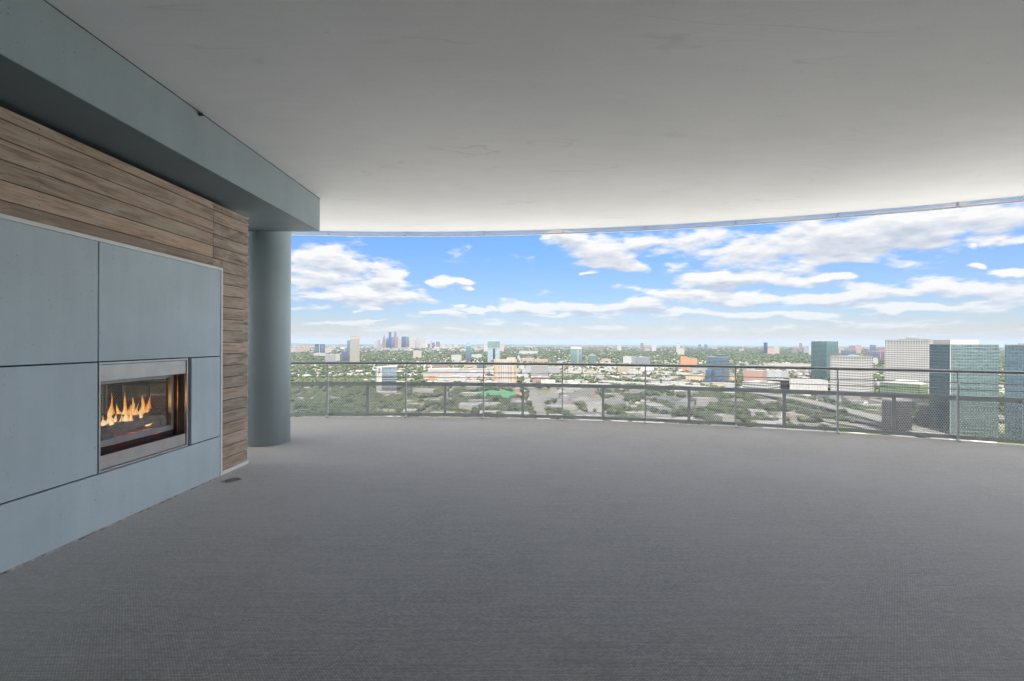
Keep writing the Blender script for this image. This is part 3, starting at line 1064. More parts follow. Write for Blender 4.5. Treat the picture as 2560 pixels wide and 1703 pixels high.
# ------------------------------------------------------------------ floor drain
dr = empty('floor_drain', (-3.235, 5.28, FZ + 0.002), 0, 'round dark drain grate in the floor by the fireplace wall', 'drain')
m = MB()
def annulus(m, r0, r1, z0, z1, k=40):
    vs = []
    for i in range(k):
        a_ = 2 * pi * i / k
        for r_, z_ in ((r0, z0), (r1, z0), (r1, z1), (r0, z1)):
            vs.append((r_ * cos(a_), r_ * sin(a_), z_))
    fs = []
    for i in range(k):
        j_ = (i + 1) % k
        for q in range(4):
            fs.append((i * 4 + q, i * 4 + (q + 1) % 4, j_ * 4 + (q + 1) % 4, j_ * 4 + q))
    m.add(vs, fs)
annulus(m, 0.085, 0.098, 0.0, 0.006)
m.build('rim', M['rail'], dr)
m = MB()
for r_ in (0.022, 0.038, 0.054, 0.070): annulus(m, r_, r_ + 0.008, 0.001, 0.005)
for q in range(4):
    a_ = q * pi / 4
    m.add([(cos(a_) * s * 0.086 - sin(a_) * t * 0.004, sin(a_) * s * 0.086 + cos(a_) * t * 0.004, zz) for zz in (0.0015, 0.0045) for s, t in ((-1, -1), (1, -1), (1, 1), (-1, 1))],
          [(0, 3, 2, 1), (4, 5, 6, 7), (0, 1, 5, 4), (1, 2, 6, 5), (2, 3, 7, 6), (3, 0, 4, 7)])
m.build('grate', plain('drain_metal', (0.30, 0.29, 0.27), 0.5, 0.3), dr)
m = MB(); m.prism([(0.085 * cos(2 * pi * i / 32), 0.085 * sin(2 * pi * i / 32)) for i in range(32)], -0.0005, 0.0005)
m.build('pit', M['black'], dr)
#CITY
# ================================================================== the city below
OCC = []                                    # (x, y, radius) taken by named buildings


def mat_facade(name, wall, glass, px, pz, fx=(0.25, 0.75), fz=(0.25, 0.8), rough=0.25, jitter=0.35, metal=0.0, vstripe=False, hstripe=False, grey_top=None):
    """walls with a regular window pattern laid on in the building's own frame"""
    m, n, p, out = new_mat(name)
    tcn = n.new('ShaderNodeTexCoord')
    x, y, z = n.sep(tcn.outputs['Object'])
    g = n.new('ShaderNodeNewGeometry')
    vt = n.new('ShaderNodeVectorTransform'); vt.vector_type = 'NORMAL'; vt.convert_from = 'WORLD'; vt.convert_to = 'OBJECT'
    n.link(g.outputs['True Normal'], vt.inputs[0])
    nx_, ny_, nz_ = n.sep(vt.outputs[0])
    side = n.math('GREATER_THAN', n.math('ABSOLUTE', nx_), 0.5)
    h = n.math('ADD', n.math('MULTIPLY', side, y), n.math('MULTIPLY', n.math('SUBTRACT', 1.0, side), x))
    up = n.math('GREATER_THAN', n.math('ABSOLUTE', nz_), 0.5)
    hx = n.math('MULTIPLY', n.math('ADD', h, 500.0), 1 / px)
    hz = n.math('MULTIPLY', n.math('ADD', z, 500.0 + pz * 0.2), 1 / pz)

    def inside(v, a, b):
        f = n.math('FRACT', v)
        return n.math('MULTIPLY', n.math('GREATER_THAN', f, a), n.math('LESS_THAN', f, b))
    wx = 1.0 if hstripe else inside(hx, *fx)
    wz = 1.0 if vstripe else inside(hz, *fz)
    win = n.math('MULTIPLY', n.math('MULTIPLY', wx, wz), n.math('SUBTRACT', 1.0, up))
    wn = n.new('ShaderNodeTexWhiteNoise'); wn.noise_dimensions = '3D'
    n.link(n.comb(n.math('FLOOR', hx), n.math('FLOOR', hz), side), wn.inputs['Vector'])
    gl = n.mix(n.math('MULTIPLY', wn.outputs[0], 1.0), tuple(v * (1 - jitter) for v in glass), tuple(min(1, v * (1 + jitter)) for v in glass))
    dirt = n.noise(tcn.outputs['Object'], 0.05, 4, 0.6)
    wl = n.mix(n.maprange(dirt, 0.3, 0.7), tuple(v * 0.9 for v in wall), tuple(min(1, v * 1.06) for v in wall))
    n.link(n.mix(win, wl, gl), p.inputs['Base Color'])
    n.link(n.maprange(win, 0, 1, 0.8, rough), p.inputs['Roughness'])
    n.link(n.maprange(win, 0, 1, 0.0, metal), p.inputs['Metallic'])
    return m


def mat_curtain(name, tint, line, px=1.6, pz=4.0, rough=0.06, wav=0.5):
    """mirror glass curtain wall with fine mullions and slightly uneven panes"""
    m, n, p, out = new_mat(name)
    tcn = n.new('ShaderNodeTexCoord')
    x, y, z = n.sep(tcn.outputs['Object'])
    g = n.new('ShaderNodeNewGeometry')
    vt = n.new('ShaderNodeVectorTransform'); vt.vector_type = 'NORMAL'; vt.convert_from = 'WORLD'; vt.convert_to = 'OBJECT'
    n.link(g.outputs['True Normal'], vt.inputs[0])
    nx_, ny_, nz_ = n.sep(vt.outputs[0])
    side = n.math('GREATER_THAN', n.math('ABSOLUTE', nx_), 0.5)
    h = n.math('ADD', n.math('MULTIPLY', side, y), n.math('MULTIPLY', n.math('SUBTRACT', 1.0, side), x))
    hx = n.math('MULTIPLY', n.math('ADD', h, 500.0), 1 / px)
    hz = n.math('MULTIPLY', n.math('ADD', z, 500.0), 1 / pz)
    lx = n.math('LESS_THAN', n.math('FRACT', hx), 0.10)
    lz = n.math('LESS_THAN', n.math('FRACT', hz), 0.16)
    ln = n.math('MAXIMUM', lx, lz)
    spand = n.math('LESS_THAN', n.math('FRACT', hz), 0.42)
    wn = n.new('ShaderNodeTexWhiteNoise'); wn.noise_dimensions = '3D'
    n.link(n.comb(n.math('FLOOR', hx), n.math('FLOOR', hz), side), wn.inputs['Vector'])
    wn2 = n.new('ShaderNodeTexWhiteNoise'); wn2.noise_dimensions = '2D'
    n.link(n.comb(n.math('FLOOR', hz), side), wn2.inputs['Vector'])
    ff = n.math('ADD', n.math('MULTIPLY', wn.outputs[0], 0.55), n.math('MULTIPLY', wn2.outputs[0], 0.45))
    t1 = n.mix(ff, tuple(v * 0.75 for v in tint), tuple(min(1, v * 1.15) for v in tint))
    t1 = n.mix(n.math('MULTIPLY', spand, 0.35), t1, tuple(v * 0.6 for v in tint))
    n.link(n.mix(n.math('MULTIPLY', ln, 0.16), t1, line), p.inputs['Base Color'])
    n.link(n.maprange(ln, 0, 1, 0.9, 0.6), p.inputs['Metallic'])
    n.link(n.maprange(ln, 0, 1, rough, 0.5), p.inputs['Roughness'])
    b = n.new('ShaderNodeBump'); b.inputs['Strength'].default_value = wav; b.inputs['Distance'].default_value = 0.25
    nn = n.noise(n.comb(n.math('MULTIPLY', h, 0.10), n.math('MULTIPLY', z, 0.35), side), 1.0, 4, 0.6)
    n.link(nn, b.inputs['Height'])
    n.link(b.outputs[0], p.inputs['Normal'])
    return m


K = 0.50                                    # overall lightness of painted city surfaces
def cw(c): return tuple(v * K for v in c)


S = {}
S['grid_white'] = mat_facade('grid_white', cw((0.50, 0.50, 0.49)), (0.06, 0.07, 0.08), 3.4, 4.0, (0.28, 0.8), (0.25, 0.75))
S['grid_cream'] = mat_facade('grid_cream', cw((0.48, 0.44, 0.38)), (0.10, 0.10, 0.11), 4.5, 3.4, (0.3, 0.75), (0.3, 0.75))
S['grid_tan'] = mat_facade('grid_tan', cw((0.40, 0.34, 0.26)), (0.13, 0.12, 0.10), 4, 3.6, (0.3, 0.7), (0.3, 0.75))
S['grid_pink'] = mat_facade('grid_pink', cw((0.46, 0.32, 0.27)), (0.12, 0.11, 0.11), 5, 3.4, (0.3, 0.7), (0.35, 0.75))
S['grid_brown'] = mat_facade('grid_brown', cw((0.26, 0.18, 0.16)), (0.08, 0.08, 0.09), 4, 3.6, (0.3, 0.75), (0.3, 0.75))
S['grid_grey'] = mat_facade('grid_grey', cw((0.34, 0.34, 0.36)), (0.08, 0.09, 0.11), 4, 3.8, (0.25, 0.8), (0.3, 0.8))
S['grid_lav'] = mat_facade('grid_lav', cw((0.44, 0.43, 0.47)), (0.16, 0.18, 0.24), 5, 3.4, (0.3, 0.75), (0.3, 0.75))
S['band_white'] = mat_facade('band_white', cw((0.50, 0.49, 0.47)), (0.06, 0.07, 0.09), 5, 4.0, fz=(0.35, 0.85), hstripe=True)
S['band_grey'] = mat_facade('band_grey', cw((0.30, 0.30, 0.31)), (0.06, 0.07, 0.09), 5, 3.8, fz=(0.35, 0.85), hstripe=True)
S['band_brick'] = mat_facade('band_brick', cw((0.42, 0.26, 0.21)), (0.08, 0.07, 0.08), 5, 3.8, fx=(0.12, 0.88), fz=(0.35, 0.85))
S['band_green'] = mat_facade('band_green', cw((0.34, 0.36, 0.20)), (0.14, 0.20, 0.30), 5, 3.6, fz=(0.3, 0.85), hstripe=True)
S['fin_white'] = mat_facade('fin_white', cw((0.52, 0.51, 0.48)), (0.16, 0.16, 0.17), 3.0, 4, fx=(0.4, 0.8), vstripe=True)
S['fin_orange'] = mat_facade('fin_orange', cw((0.56, 0.25, 0.14)), (0.30, 0.14, 0.09), 7.0, 4, fx=(0.55, 0.85), vstripe=True)
S['storage'] = mat_facade('storage_stripes', cw((0.44, 0.39, 0.31)), (0.45, 0.26, 0.15), 9.0, 9, fx=(0.30, 0.62), fz=(0.1, 0.8))
S['plain_white'] = plain('city_white', cw((0.52, 0.51, 0.50)), 0.8, var=0.08, scale=0.05)
S['plain_grey'] = plain('city_grey', cw((0.33, 0.34, 0.35)), 0.8, var=0.08, scale=0.05)
S['box_grey'] = mat_facade('panel_grey', cw((0.36, 0.38, 0.41)), (0.30, 0.32, 0.35), 9, 40, fx=(0.0, 0.08), vstripe=True)
S['dark_band'] = mat_facade('dark_band', (0.085, 0.085, 0.09), (0.03, 0.033, 0.038), 5, 3.8, fz=(0.35, 0.85), hstripe=True)
S['dark'] = mat_curtain('dark_curtain', (0.06, 0.06, 0.07), (0.09, 0.09, 0.09), 3, 4)
S['teal'] = mat_curtain('teal_curtain', (0.17, 0.25, 0.26), (0.24, 0.31, 0.32), 1.8, 4.0)
S['teal_d'] = mat_curtain('teal_dark_curtain', (0.155, 0.21, 0.225), (0.24, 0.28, 0.29), 3.1, 3.9, wav=1.3)
S['teal_r'] = mat_curtain('teal_deep_curtain', (0.085, 0.125, 0.15), (0.15, 0.19, 0.21), 3.1, 3.9, wav=1.3)
S['blue'] = mat_curtain('blue_curtain', (0.19, 0.27, 0.36), (0.30, 0.35, 0.40), 3.0, 3.8)
S['navy'] = mat_curtain('navy_curtain', (0.09, 0.13, 0.22), (0.14, 0.18, 0.26), 3.0, 3.8)
S['purple'] = mat_curtain('violet_curtain', (0.22, 0.23, 0.36), (0.30, 0.30, 0.40), 4.0, 3.8)
S['green_glass'] = mat_curtain('green_curtain', (0.22, 0.33, 0.32), (0.34, 0.40, 0.39), 5.0, 3.6)
S['low_glass'] = mat_curtain('olive_curtain', (0.26, 0.33, 0.24), (0.50, 0.52, 0.48), 4.0, 4.2)
ROOF = {'white': plain('roof_white', cw((0.45, 0.43, 0.415)), 0.85, var=0.10, scale=0.12), 'grey': plain('roof_grey', cw((0.30, 0.295, 0.285)), 0.9, var=0.15, scale=0.1),
        'tan': plain('roof_tan', cw((0.36, 0.30, 0.25)), 0.9, var=0.2, scale=0.1), 'brick': plain('roof_clay', cw((0.30, 0.14, 0.11)), 0.9, var=0.2, scale=0.1)}
M['pane'] = plain('window_pane', (0.030, 0.036, 0.042), 0.12, spec=0.8)
M['steelwork'] = plain('mast_steel', (0.35, 0.36, 0.37), 0.5)
M['red'] = plain('red_paint', (0.55, 0.06, 0.04), 0.5)


def frame_from(x0, x1, yb, xc=None, phi=30.0, depth=None):
    """footprint in the world: nearest corner, the two wall directions and lengths"""
    if xc is None:
        xm = (x0 + x1) / 2
        X, Y = ground_pt(xm, yb)
        az = atan2(X, Y)
        r = hypot(X, Y)
        wd = r * (math.atan((x1 - 1280) / F) - math.atan((x0 - 1280) / F))
        wd = 2 * r * tan((math.atan((x1 - 1280) / F) - math.atan((x0 - 1280) / F)) / 2)
        return ('f', X, Y, -az, wd, depth or min(max(wd * 0.7, 14), 60))
    X, Y = ground_pt(xc, yb)
    az = atan2(X, Y)
    # unit vectors: left wall runs away to the left, right wall away to the right
    a = radians(phi)
    vdir = Vector((sin(az), cos(az)))
    rdir = Vector((cos(az), -sin(az)))
    dl = (-rdir * cos(a) + vdir * sin(a))
    dr = (rdir * sin(a) + vdir * cos(a))
    def solve(d, px):
        t = (px - 1280) / F
        return (t * Y - X) / (d.x - t * d.y)
    return ('c', X, Y, dl, dr, solve(dl, x0), solve(dr, x1))


def building(name, label, cat, style, x0, x1, yt, yb, xc=None, phi=30, depth=None, roof='grey', group=None, mech=True, parapet=True, taper=None, steps=None):
    fr = frame_from(x0, x1, yb, xc, phi, depth)
    X, Y = fr[1], fr[2]
    r = hypot(X, Y)
    ztop = EYE - (yt - yh(xc or (x0 + x1) / 2)) / F * Y
    zb = gz(r) - 1.0
    H = ztop - zb
    if H < 4: H = 4
    if fr[0] == 'f':
        rz, wd, dp = fr[3], fr[4], fr[5]
        ox, oy = X, Y
        x_a, x_b, y_a, y_b = -wd / 2, wd / 2, 0.0, dp
        cx_, cy_ = X + sin(-rz) * dp / 2, Y + cos(rz) * dp / 2
    else:
        dl, dr, ll, lr = fr[3:]
        ll, lr = max(4, ll), max(4, lr)
        rz = atan2(dl.y, dl.x) - pi           # local -x runs along the left wall
        ox, oy = X, Y
        x_a, x_b, y_a, y_b = -ll, 0.0, 0.0, lr
        cc = Vector((X, Y)) + dl * ll / 2 + dr * lr / 2
        cx_, cy_ = cc.x, cc.y
    root = empty(name, (ox, oy, zb), rz, label, cat, group)
    OCC.append((cx_, cy_, 0.55 * hypot(x_b - x_a, y_b - y_a)))
    m = MB()
    if steps:
        z = 0.0
        for fz_, ins in steps:
            w_ = (x_b - x_a) * ins / 2; d_ = (y_b - y_a) * ins / 2
            m.box(x_a + w_, x_b - w_, y_a + d_, y_b - d_, z, H * fz_); z = H * fz_
    elif taper:
        w_ = (x_b - x_a) * taper / 2; d_ = (y_b - y_a) * taper / 2
        hz = H * 0.8
        m.box(x_a, x_b, y_a, y_b, 0, hz)
        m.hexa([(x_a, y_a, hz), (x_b, y_a, hz), (x_b, y_b, hz), (x_a, y_b, hz), (x_a + w_, y_a + d_, H), (x_b - w_, y_a + d_, H), (x_b - w_, y_b - d_, H), (x_a + w_, y_b - d_, H)])
    else:
        m.box(x_a, x_b, y_a, y_b, 0, H)
    m.build('wall', S[style] if isinstance(style, str) else style, root)
    if not steps and not taper:
        m = MB()
        e = 0.4 if parapet else 0.0
        q = 0.25
        m.box(x_a - q, x_b + q, y_a - q, y_b + q, H + 0.003, H + 0.35)
        if parapet:
            for bx in ((x_a - q, x_b + q, y_a - q, y_a + 0.4), (x_a - q, x_b + q, y_b - 0.4, y_b + q), (x_a - q, x_a + 0.4, y_a + 0.4, y_b - 0.4), (x_b - 0.4, x_b + q, y_a + 0.4, y_b - 0.4)):
                m.box(*bx, H + 0.35, H + 1.0)
        m.build('roof', ROOF[roof], root)
        if mech and (x_b - x_a) > 18 and (y_b - y_a) > 14:
            rnd = random.Random(int(x0 * 7 + yb))
            for k in range(rnd.choice((1, 2, 3))):
                a = x_a + (x_b - x_a) * rnd.uniform(0.12, 0.6); b = y_a + (y_b - y_a) * rnd.uniform(0.2, 0.5)
                ww, dd = (x_b - x_a) * rnd.uniform(0.10, 0.28), (y_b - y_a) * rnd.uniform(0.15, 0.35)
                MB().box(a, a + ww, b, b + dd, H + 0.352, H + 0.35 + rnd.uniform(1.5, 3.6)).build('roof_plant', S['plain_grey'] if k % 2 else S['plain_white'], root)
    return root, (x_a, x_b, y_a, y_b, H)


def window_grid(root, dims, nl, nr, nz, fw, fh, z_from, z_to, tall_top=False, top_h=None, limit=100):
    """recessed-looking dark panes: the ones that show largest are parts, the rest one part"""
    x_a, x_b, y_a, y_b, H = dims
    rects = []
    cwid = (x_b - x_a) / nl
    ch = (z_to - z_from) / nz
    for j in range(nz):
        zc = z_to - (j + 0.5) * ch
        hh = ch * fh / 2
        if tall_top and j == 0: hh = ch * 0.46
        for i in range(nl):
            xc_ = x_b - (i + 0.5) * cwid
            rects.append(('l', xc_, zc, cwid * fw / 2, hh))
    if nr:
        cd = (y_b - y_a) / nr
        for j in range(nz):
            zc = z_to - (j + 0.5) * ch
            hh = ch * fh / 2
            if tall_top and j == 0: hh = ch * 0.46
            for i in range(nr):
                rects.append(('r', y_a + (i + 0.5) * cd, zc, cd * fw / 2, hh))
    def add(m, r):
        s, c, zc, hw, hh = r
        if s == 'l': m.box(c - hw, c + hw, y_a - 0.06, y_a - 0.003, zc - hh, zc + hh)
        else: m.box(x_b + 0.003, x_b + 0.06, c - hw, c + hw, zc - hh, zc + hh)
    for r in rects[:limit]:
        m = MB(); add(m, r); m.build('window', M['pane'], root)
    if len(rects) > limit:
        m = MB()
        for r in rects[limit:]: add(m, r)
        tag(m.build('windows', M['pane'], root), kind='stuff')


def ring_bands(root, dims, n, fh, mat, name='window_band', z0=None, z1=None, xa=None):
    x_a, x_b, y_a, y_b, H = dims
    z0 = H * 0.04 if z0 is None else z0
    z1 = H * 0.98 if z1 is None else z1
    ch = (z1 - z0) / n
    q = 0.08
    for j in range(n):
        a = z0 + j * ch + ch * (1 - fh) * 0.5; b = a + ch * fh
        m = MB()
        m.box(x_a - q, x_b + q, y_a - q, y_a - 0.003, a, b)
        m.box(x_b + 0.003, x_b + q, y_a, y_b, a, b)
        m.box(x_a - q, x_a - 0.003, y_a, y_b, a, b)
        m.build(name, mat, root)


# ---- the named towers and blocks ---------------------------------------------------------------
r_, d_ = building('office_tower', 'tall white office tower with square punched windows beside the teal mirror glass block', 'office tower', 'plain_white', 2212, 2349, 844, 996, 2322, 22, roof='grey', mech=False)
window_grid(r_, d_, 28, 9, 26, 0.52, 0.56, d_[4] * 0.03, d_[4] - 1.0, True)
x_a, x_b, y_a, y_b, H = d_
MB().box(x_a * 0.75, x_b + x_a * 0.12, y_b * 0.3, y_b * 0.8, H + 0.352, H + 2.6).build('roof_plant', S['plain_grey'], r_)
MB().box(x_a * 0.60, x_b + x_a * 0.38, y_b * 0.35, y_b * 0.7, H + 2.603, H + 5.5).build('penthouse', S['plain_grey'], r_)
for k in (0.44, 0.48, 0.53):
    MB().box(x_a * k - 0.25, x_a * k + 0.25, y_b * 0.5, y_b * 0.5 + 0.5, H + 5.503, H + 11.5).build('antenna', M['steelwork'], r_)
r_, d_ = building('office_block', 'lower white office block with square punched windows in front of the teal tower', 'office block', 'plain_white', 2076.5, 2183, 885.5, 985, 2154, 24, roof='grey', mech=True)
window_grid(r_, d_, 20, 7, 15, 0.5, 0.56, d_[4] * 0.02, d_[4] - 0.6, True)
r_, d_ = building('glass_tower', 'wide teal mirror glass tower with a pale penthouse box', 'glass tower', 'teal_d', 2323.5, 2497, 856, 1092, 2376, 52, roof='grey', mech=False)
x_a, x_b, y_a, y_b, H = d_
m = MB(); m.box(x_b - 9, x_b - 0.5 + 0.0, y_a + 3, y_a + (y_b - y_a) * 0.62, H + 0.352, H + 6.2)
MB().box(x_a + 3, x_b - 3, y_a + 2, y_a + (y_b - y_a) * 0.64, H + 0.352, H + 6.2).build('penthouse', S['plain_white'], r_)
MB().box(x_b - 0.2, x_b + 0.35, y_a - 0.35, y_a + 0.2, 0, H).build('corner_mullion', S['plain_white'], r_)
r_, d_ = building('glass_tower', 'dark teal mirror glass tower at the right edge of the view', 'glass tower', 'teal_r', 2512, 2650, 857.5, 1112, 2640, 10, roof='grey')
r_, d_ = building('glass_tower', 'slim teal glass tower with a crane on its roof left of the white blocks', 'glass tower', 'teal', 2028, 2095.5, 847.5, 944, 2066.5, 40, roof='grey')
x_a, x_b, y_a, y_b, H = d_
MB().box(x_a * 0.25, x_a * 0.02, y_b * 0.2, y_b * 0.6, H + 0.352, H + 2.2).build('window_cleaning_rig', S['plain_grey'], r_)
MB().box(x_a * 0.8 - 0.3, x_a * 0.8 + 0.3, y_b * 0.3, y_b * 0.3 + 0.6, H + 0.352, H + 11).build('crane_mast', M['steelwork'], r_)
MB().box(x_a * 0.98, x_a * 0.20, y_b * 0.3, y_b * 0.3 + 0.5, H + 11.003, H + 11.6).build('crane_jib', M['steelwork'], r_)
r_, d_ = building('apartment_tower', 'beige apartment tower with pale balcony bays behind the centre of the rail', 'apartment tower', plain('beige_wall', cw((0.56, 0.40, 0.27)), 0.8, var=0.05, scale=0.05), 1234.5, 1292, 893.5, 956, roof='white', depth=22, mech=False)
x_a, x_b, y_a, y_b, H = d_
W_ = x_b - x_a
for (a, b) in ((0.18, 0.30), (0.38, 0.62), (0.70, 0.82)):
    MB().box(x_a + W_ * a, x_a + W_ * b, -0.5, -0.003, 0, H - 2).build('balcony_bay', S['plain_white'], r_)
MB().box(x_a + W_ * 0.58, x_a + W_ * 0.95, 6, 16, H + 0.352, H + 6.5).build('penthouse', plain('beige_house', cw((0.55, 0.42, 0.31)), 0.8), r_)
k_ = 0
rest = MB()
nzf = 19
for j in range(nzf):
    zc = H - 3.5 - j * (H - 5) / nzf
    for f, hw, dep in ((0.03, 0.018, 0), (0.10, 0.018, 0), (0.205, 0.02, 1), (0.265, 0.02, 1), (0.34, 0.015, 0), (0.42, 0.02, 1), (0.50, 0.02, 1), (0.58, 0.02, 1), (0.655, 0.015, 0), (0.73, 0.02, 1), (0.785, 0.02, 1), (0.89, 0.018, 0), (0.96, 0.018, 0)):
        yy = -0.56 if dep else -0.06
        b_ = (x_a + W_ * (f - hw), x_a + W_ * (f + hw), yy, yy + 0.055, zc - 0.9, zc + 0.9)
        if k_ < 100:
            MB().box(*b_).build('window', M['pane'], r_)
        else:
            rest.box(*b_)
        k_ += 1
tag(rest.build('windows', M['pane'], r_), kind='stuff')

r_, d_ = building('apartment_tower', 'tall pale concrete grid tower on the left skyline in front of downtown', 'tower', plain('grid_concrete', cw((0.44, 0.42, 0.38)), 0.8, var=0.05, scale=0.05), 875, 899, 836, 903, roof='tan', depth=40, mech=False)
window_grid(r_, d_, 11, 0, 26, 0.55, 0.55, d_[4] * 0.02, d_[4] * 0.93)
MB().box(d_[0] + 3, d_[1] - 3, 3, 36, d_[4] + 0.352, d_[4] + 5).build('crown', S['plain_grey'], r_)

B = building
B('glass_tower', 'blue sliver of a glass tower behind the pale grid tower', 'glass tower', 'blue', 868, 876.5, 845, 872, roof='grey')
r_, d_ = B('hotel_tower', 'green and blue glass tower with a T shaped front near the centre', 'glass tower', 'band_green', 1219, 1249.4, 846, 899, roof='grey', depth=35)
x_a, x_b, y_a, y_b, H = d_; W_ = x_b - x_a
MB().box(x_a - 0.6, x_b + 0.6, y_a - 0.6, y_a - 0.003, H * 0.68, H * 0.97).build('glass_head', S['green_glass'], r_)
MB().box(x_a + W_ * 0.44, x_a + W_ * 0.62, y_a - 0.8, y_a - 0.003, 0, H * 0.679).build('glass_stem', S['navy'], r_)
MB().box(x_a - 1.2, x_b + 1.2, y_a - 1.2, y_a - 0.61, H * 0.66, H * 0.68).build('cornice', S['plain_white'], r_)
MB().box(x_a - 0.2, x_b + 0.2, y_a + 1, y_b - 1, H + 1.01, H + 5).build('roof_screen', S['plain_white'], r_)
B('glass_tower', 'slim blue glass tower with a rounded head standing alone', 'glass tower', 'blue', 1165, 1176.6, 849, 899, roof='grey', taper=0.35)
B('office_tower', 'white slab tower half hidden behind the green glass tower', 'tower', 'fin_white', 1210, 1219, 853, 875)
B('office_tower', 'beige slab just to the right of the green glass tower', 'tower', 'grid_cream', 1249.5, 1260, 853, 875)
B('office_block', 'wide lavender block by the round column on the horizon', 'office block', 'grid_lav', 722, 738, 863, 876, mech=False)
B('hospital_block', 'long pink brick block on the left horizon', 'office block', 'grid_pink', 738, 762, 863, 876, mech=False)
B('office_tower', 'square tan tower above the long pink block', 'tower', 'grid_tan', 762, 775, 854, 874)
r_, d_ = B('glass_tower', 'twin blue glass office tower with white edges on a white podium', 'glass tower', 'navy', 787, 812, 854, 882, depth=45, mech=False)
x_a, x_b, y_a, y_b, H = d_; W_ = x_b - x_a
MB().box(x_a + W_ * 0.40, x_a + W_ * 0.52, y_a - 1.0, y_a - 0.003, 0, H + 4).build('core', S['plain_grey'], r_)
MB().box(x_a + W_ * 0.60, x_a + W_ * 0.92, y_a - 0.6, y_a - 0.003, 2, H - 3).build('glass_bay', S['blue'], r_)
MB().box(x_a + W_ * 0.05, x_a + W_ * 0.30, y_a - 0.6, y_a - 0.003, 2, H - 14).build('glass_bay', S['blue'], r_)
B('podium', 'white podium under the twin blue glass tower', 'podium', 'grid_white', 784, 814, 877, 886.5)
B('office_block', 'cream block right of the twin blue tower', 'office block', 'grid_cream', 812, 829, 864, 878)
B('apartment_block', 'grey green block just above the handrail left of the grid tower', 'office block', 'grid_grey', 813, 838, 880, 903, roof='white')
B('office_block', 'white and blue block beside the grey green one', 'office block', 'fin_white', 838.5, 850, 879, 901, roof='grey')
r_, d_ = B('office_block', 'violet glass block with dark frame against the pale grid tower', 'office block', 'purple', 854, 871, 871.5, 901, roof='grey')
B('white_block', 'single white block standing among the trees below downtown', 'office block', 'grid_cream', 1033, 1054, 871.6, 889, roof='white')

# downtown, some eight kilometres off
DT = [(934, 943, 847, 'grid_white', 'white stepped tower at the left end of downtown', {}), (943.5, 951, 843.5, 'grid_grey', 'grey white tower second from the left end of downtown', {}),
      (951, 956, 853, 'grid_grey', 'short grey tower in the left part of downtown', {}),
      (955.5, 965.5, 833.5, 'grid_brown', 'brown tower narrowing in steps towards its top', {'steps': [(0.55, 0.0), (0.75, 0.22), (0.9, 0.45), (1.0, 0.7)]}),
      (965.5, 972.5, 836, 'navy', 'blue glass tower with a pointed top left of the tallest pair', {'taper': 0.7}), (971.5, 978.5, 824, 'navy', 'left one of the two tallest downtown towers, grey blue', {}),
      (978, 985, 836, 'purple', 'violet blue tower between the two tallest', {}), (984.5, 991.5, 822.8, 'teal', 'right one of the two tallest downtown towers, teal', {}),
      (987, 995, 836, 'grid_brown', 'tan tower in front of the tallest teal one', {}), (992, 999, 834, 'grid_pink', 'pinkish tower with sloped top right of the tallest teal one', {'taper': 0.6}),
      (995, 1005.5, 842.5, 'grid_cream', 'broad cream tower low in front of the pinkish one', {}), (1003.5, 1014.5, 835.2, 'navy', 'dark navy glass tower in the middle of downtown', {}),
      (1014.5, 1023, 835.6, 'teal', 'pale teal glass tower right of the navy one', {}), (1006, 1014, 852, 'grid_brown', 'low brown block at the foot of the navy tower', {}),
      (1023, 1038, 833.5, 'grid_cream', 'pale cream tower with a stepped peak', {'steps': [(0.72, 0.0), (0.88, 0.25), (1.0, 0.7)]}), (1037.5, 1041, 843.5, 'grid_grey', 'thin grey tower right of the peaked cream one', {}),
      (1041, 1051.5, 837.3, 'grid_white', 'white tower with brown side in the right part of downtown', {}), (1051.5, 1064.5, 835.5, 'grid_cream', 'cream tower with a small raised crown', {'steps': [(0.9, 0.0), (1.0, 0.35)]}),
      (1059, 1071, 853, 'plain_white', 'low bright white block in the right part of downtown', {}), (1069, 1076.5, 853, 'blue', 'low blue glass block beside the bright white one', {}),
      (1075, 1080, 846, 'grid_pink', 'reddish slab near the right end of downtown', {}), (1080, 1087, 850, 'purple', 'dusky violet block near the right end of downtown', {}),
      (1090, 1100, 848, 'grid_brown', 'reddish brown block right of downtown', {}), (1104, 1112, 852, 'grid_lav', 'pale violet block right of downtown', {}),
      (1118, 1130, 854, 'grid_white', 'wide white block right of downtown', {}), (1134, 1146.5, 854.5, 'grid_cream', 'wide beige block at the far right end of downtown', {})]
for k, (a, b, yt, st, lb, kw) in enumerate(DT):
    B('downtown_tower', lb, 'skyscraper', st, a, b, yt, 864.2 + (k % 3) * 0.5, group='downtown towers on the skyline', mech=False, **kw)
for k in range(60):                          # the pale low city round downtown
    random.seed(200 + k)
    a = random.uniform(800, 1215); wdt = random.uniform(5, 15)
    yb_ = random.uniform(864, 873)
    B('city_block', 'pale low block in the band of buildings below downtown', 'city block', random.choice(['grid_white', 'grid_cream', 'grid_cream', 'grid_pink', 'grid_grey', 'plain_white']), a, a + wdt, yb_ - random.uniform(2.5, 6.5), yb_, group='pale low blocks round downtown', mech=False, roof='white')
random.seed(7)
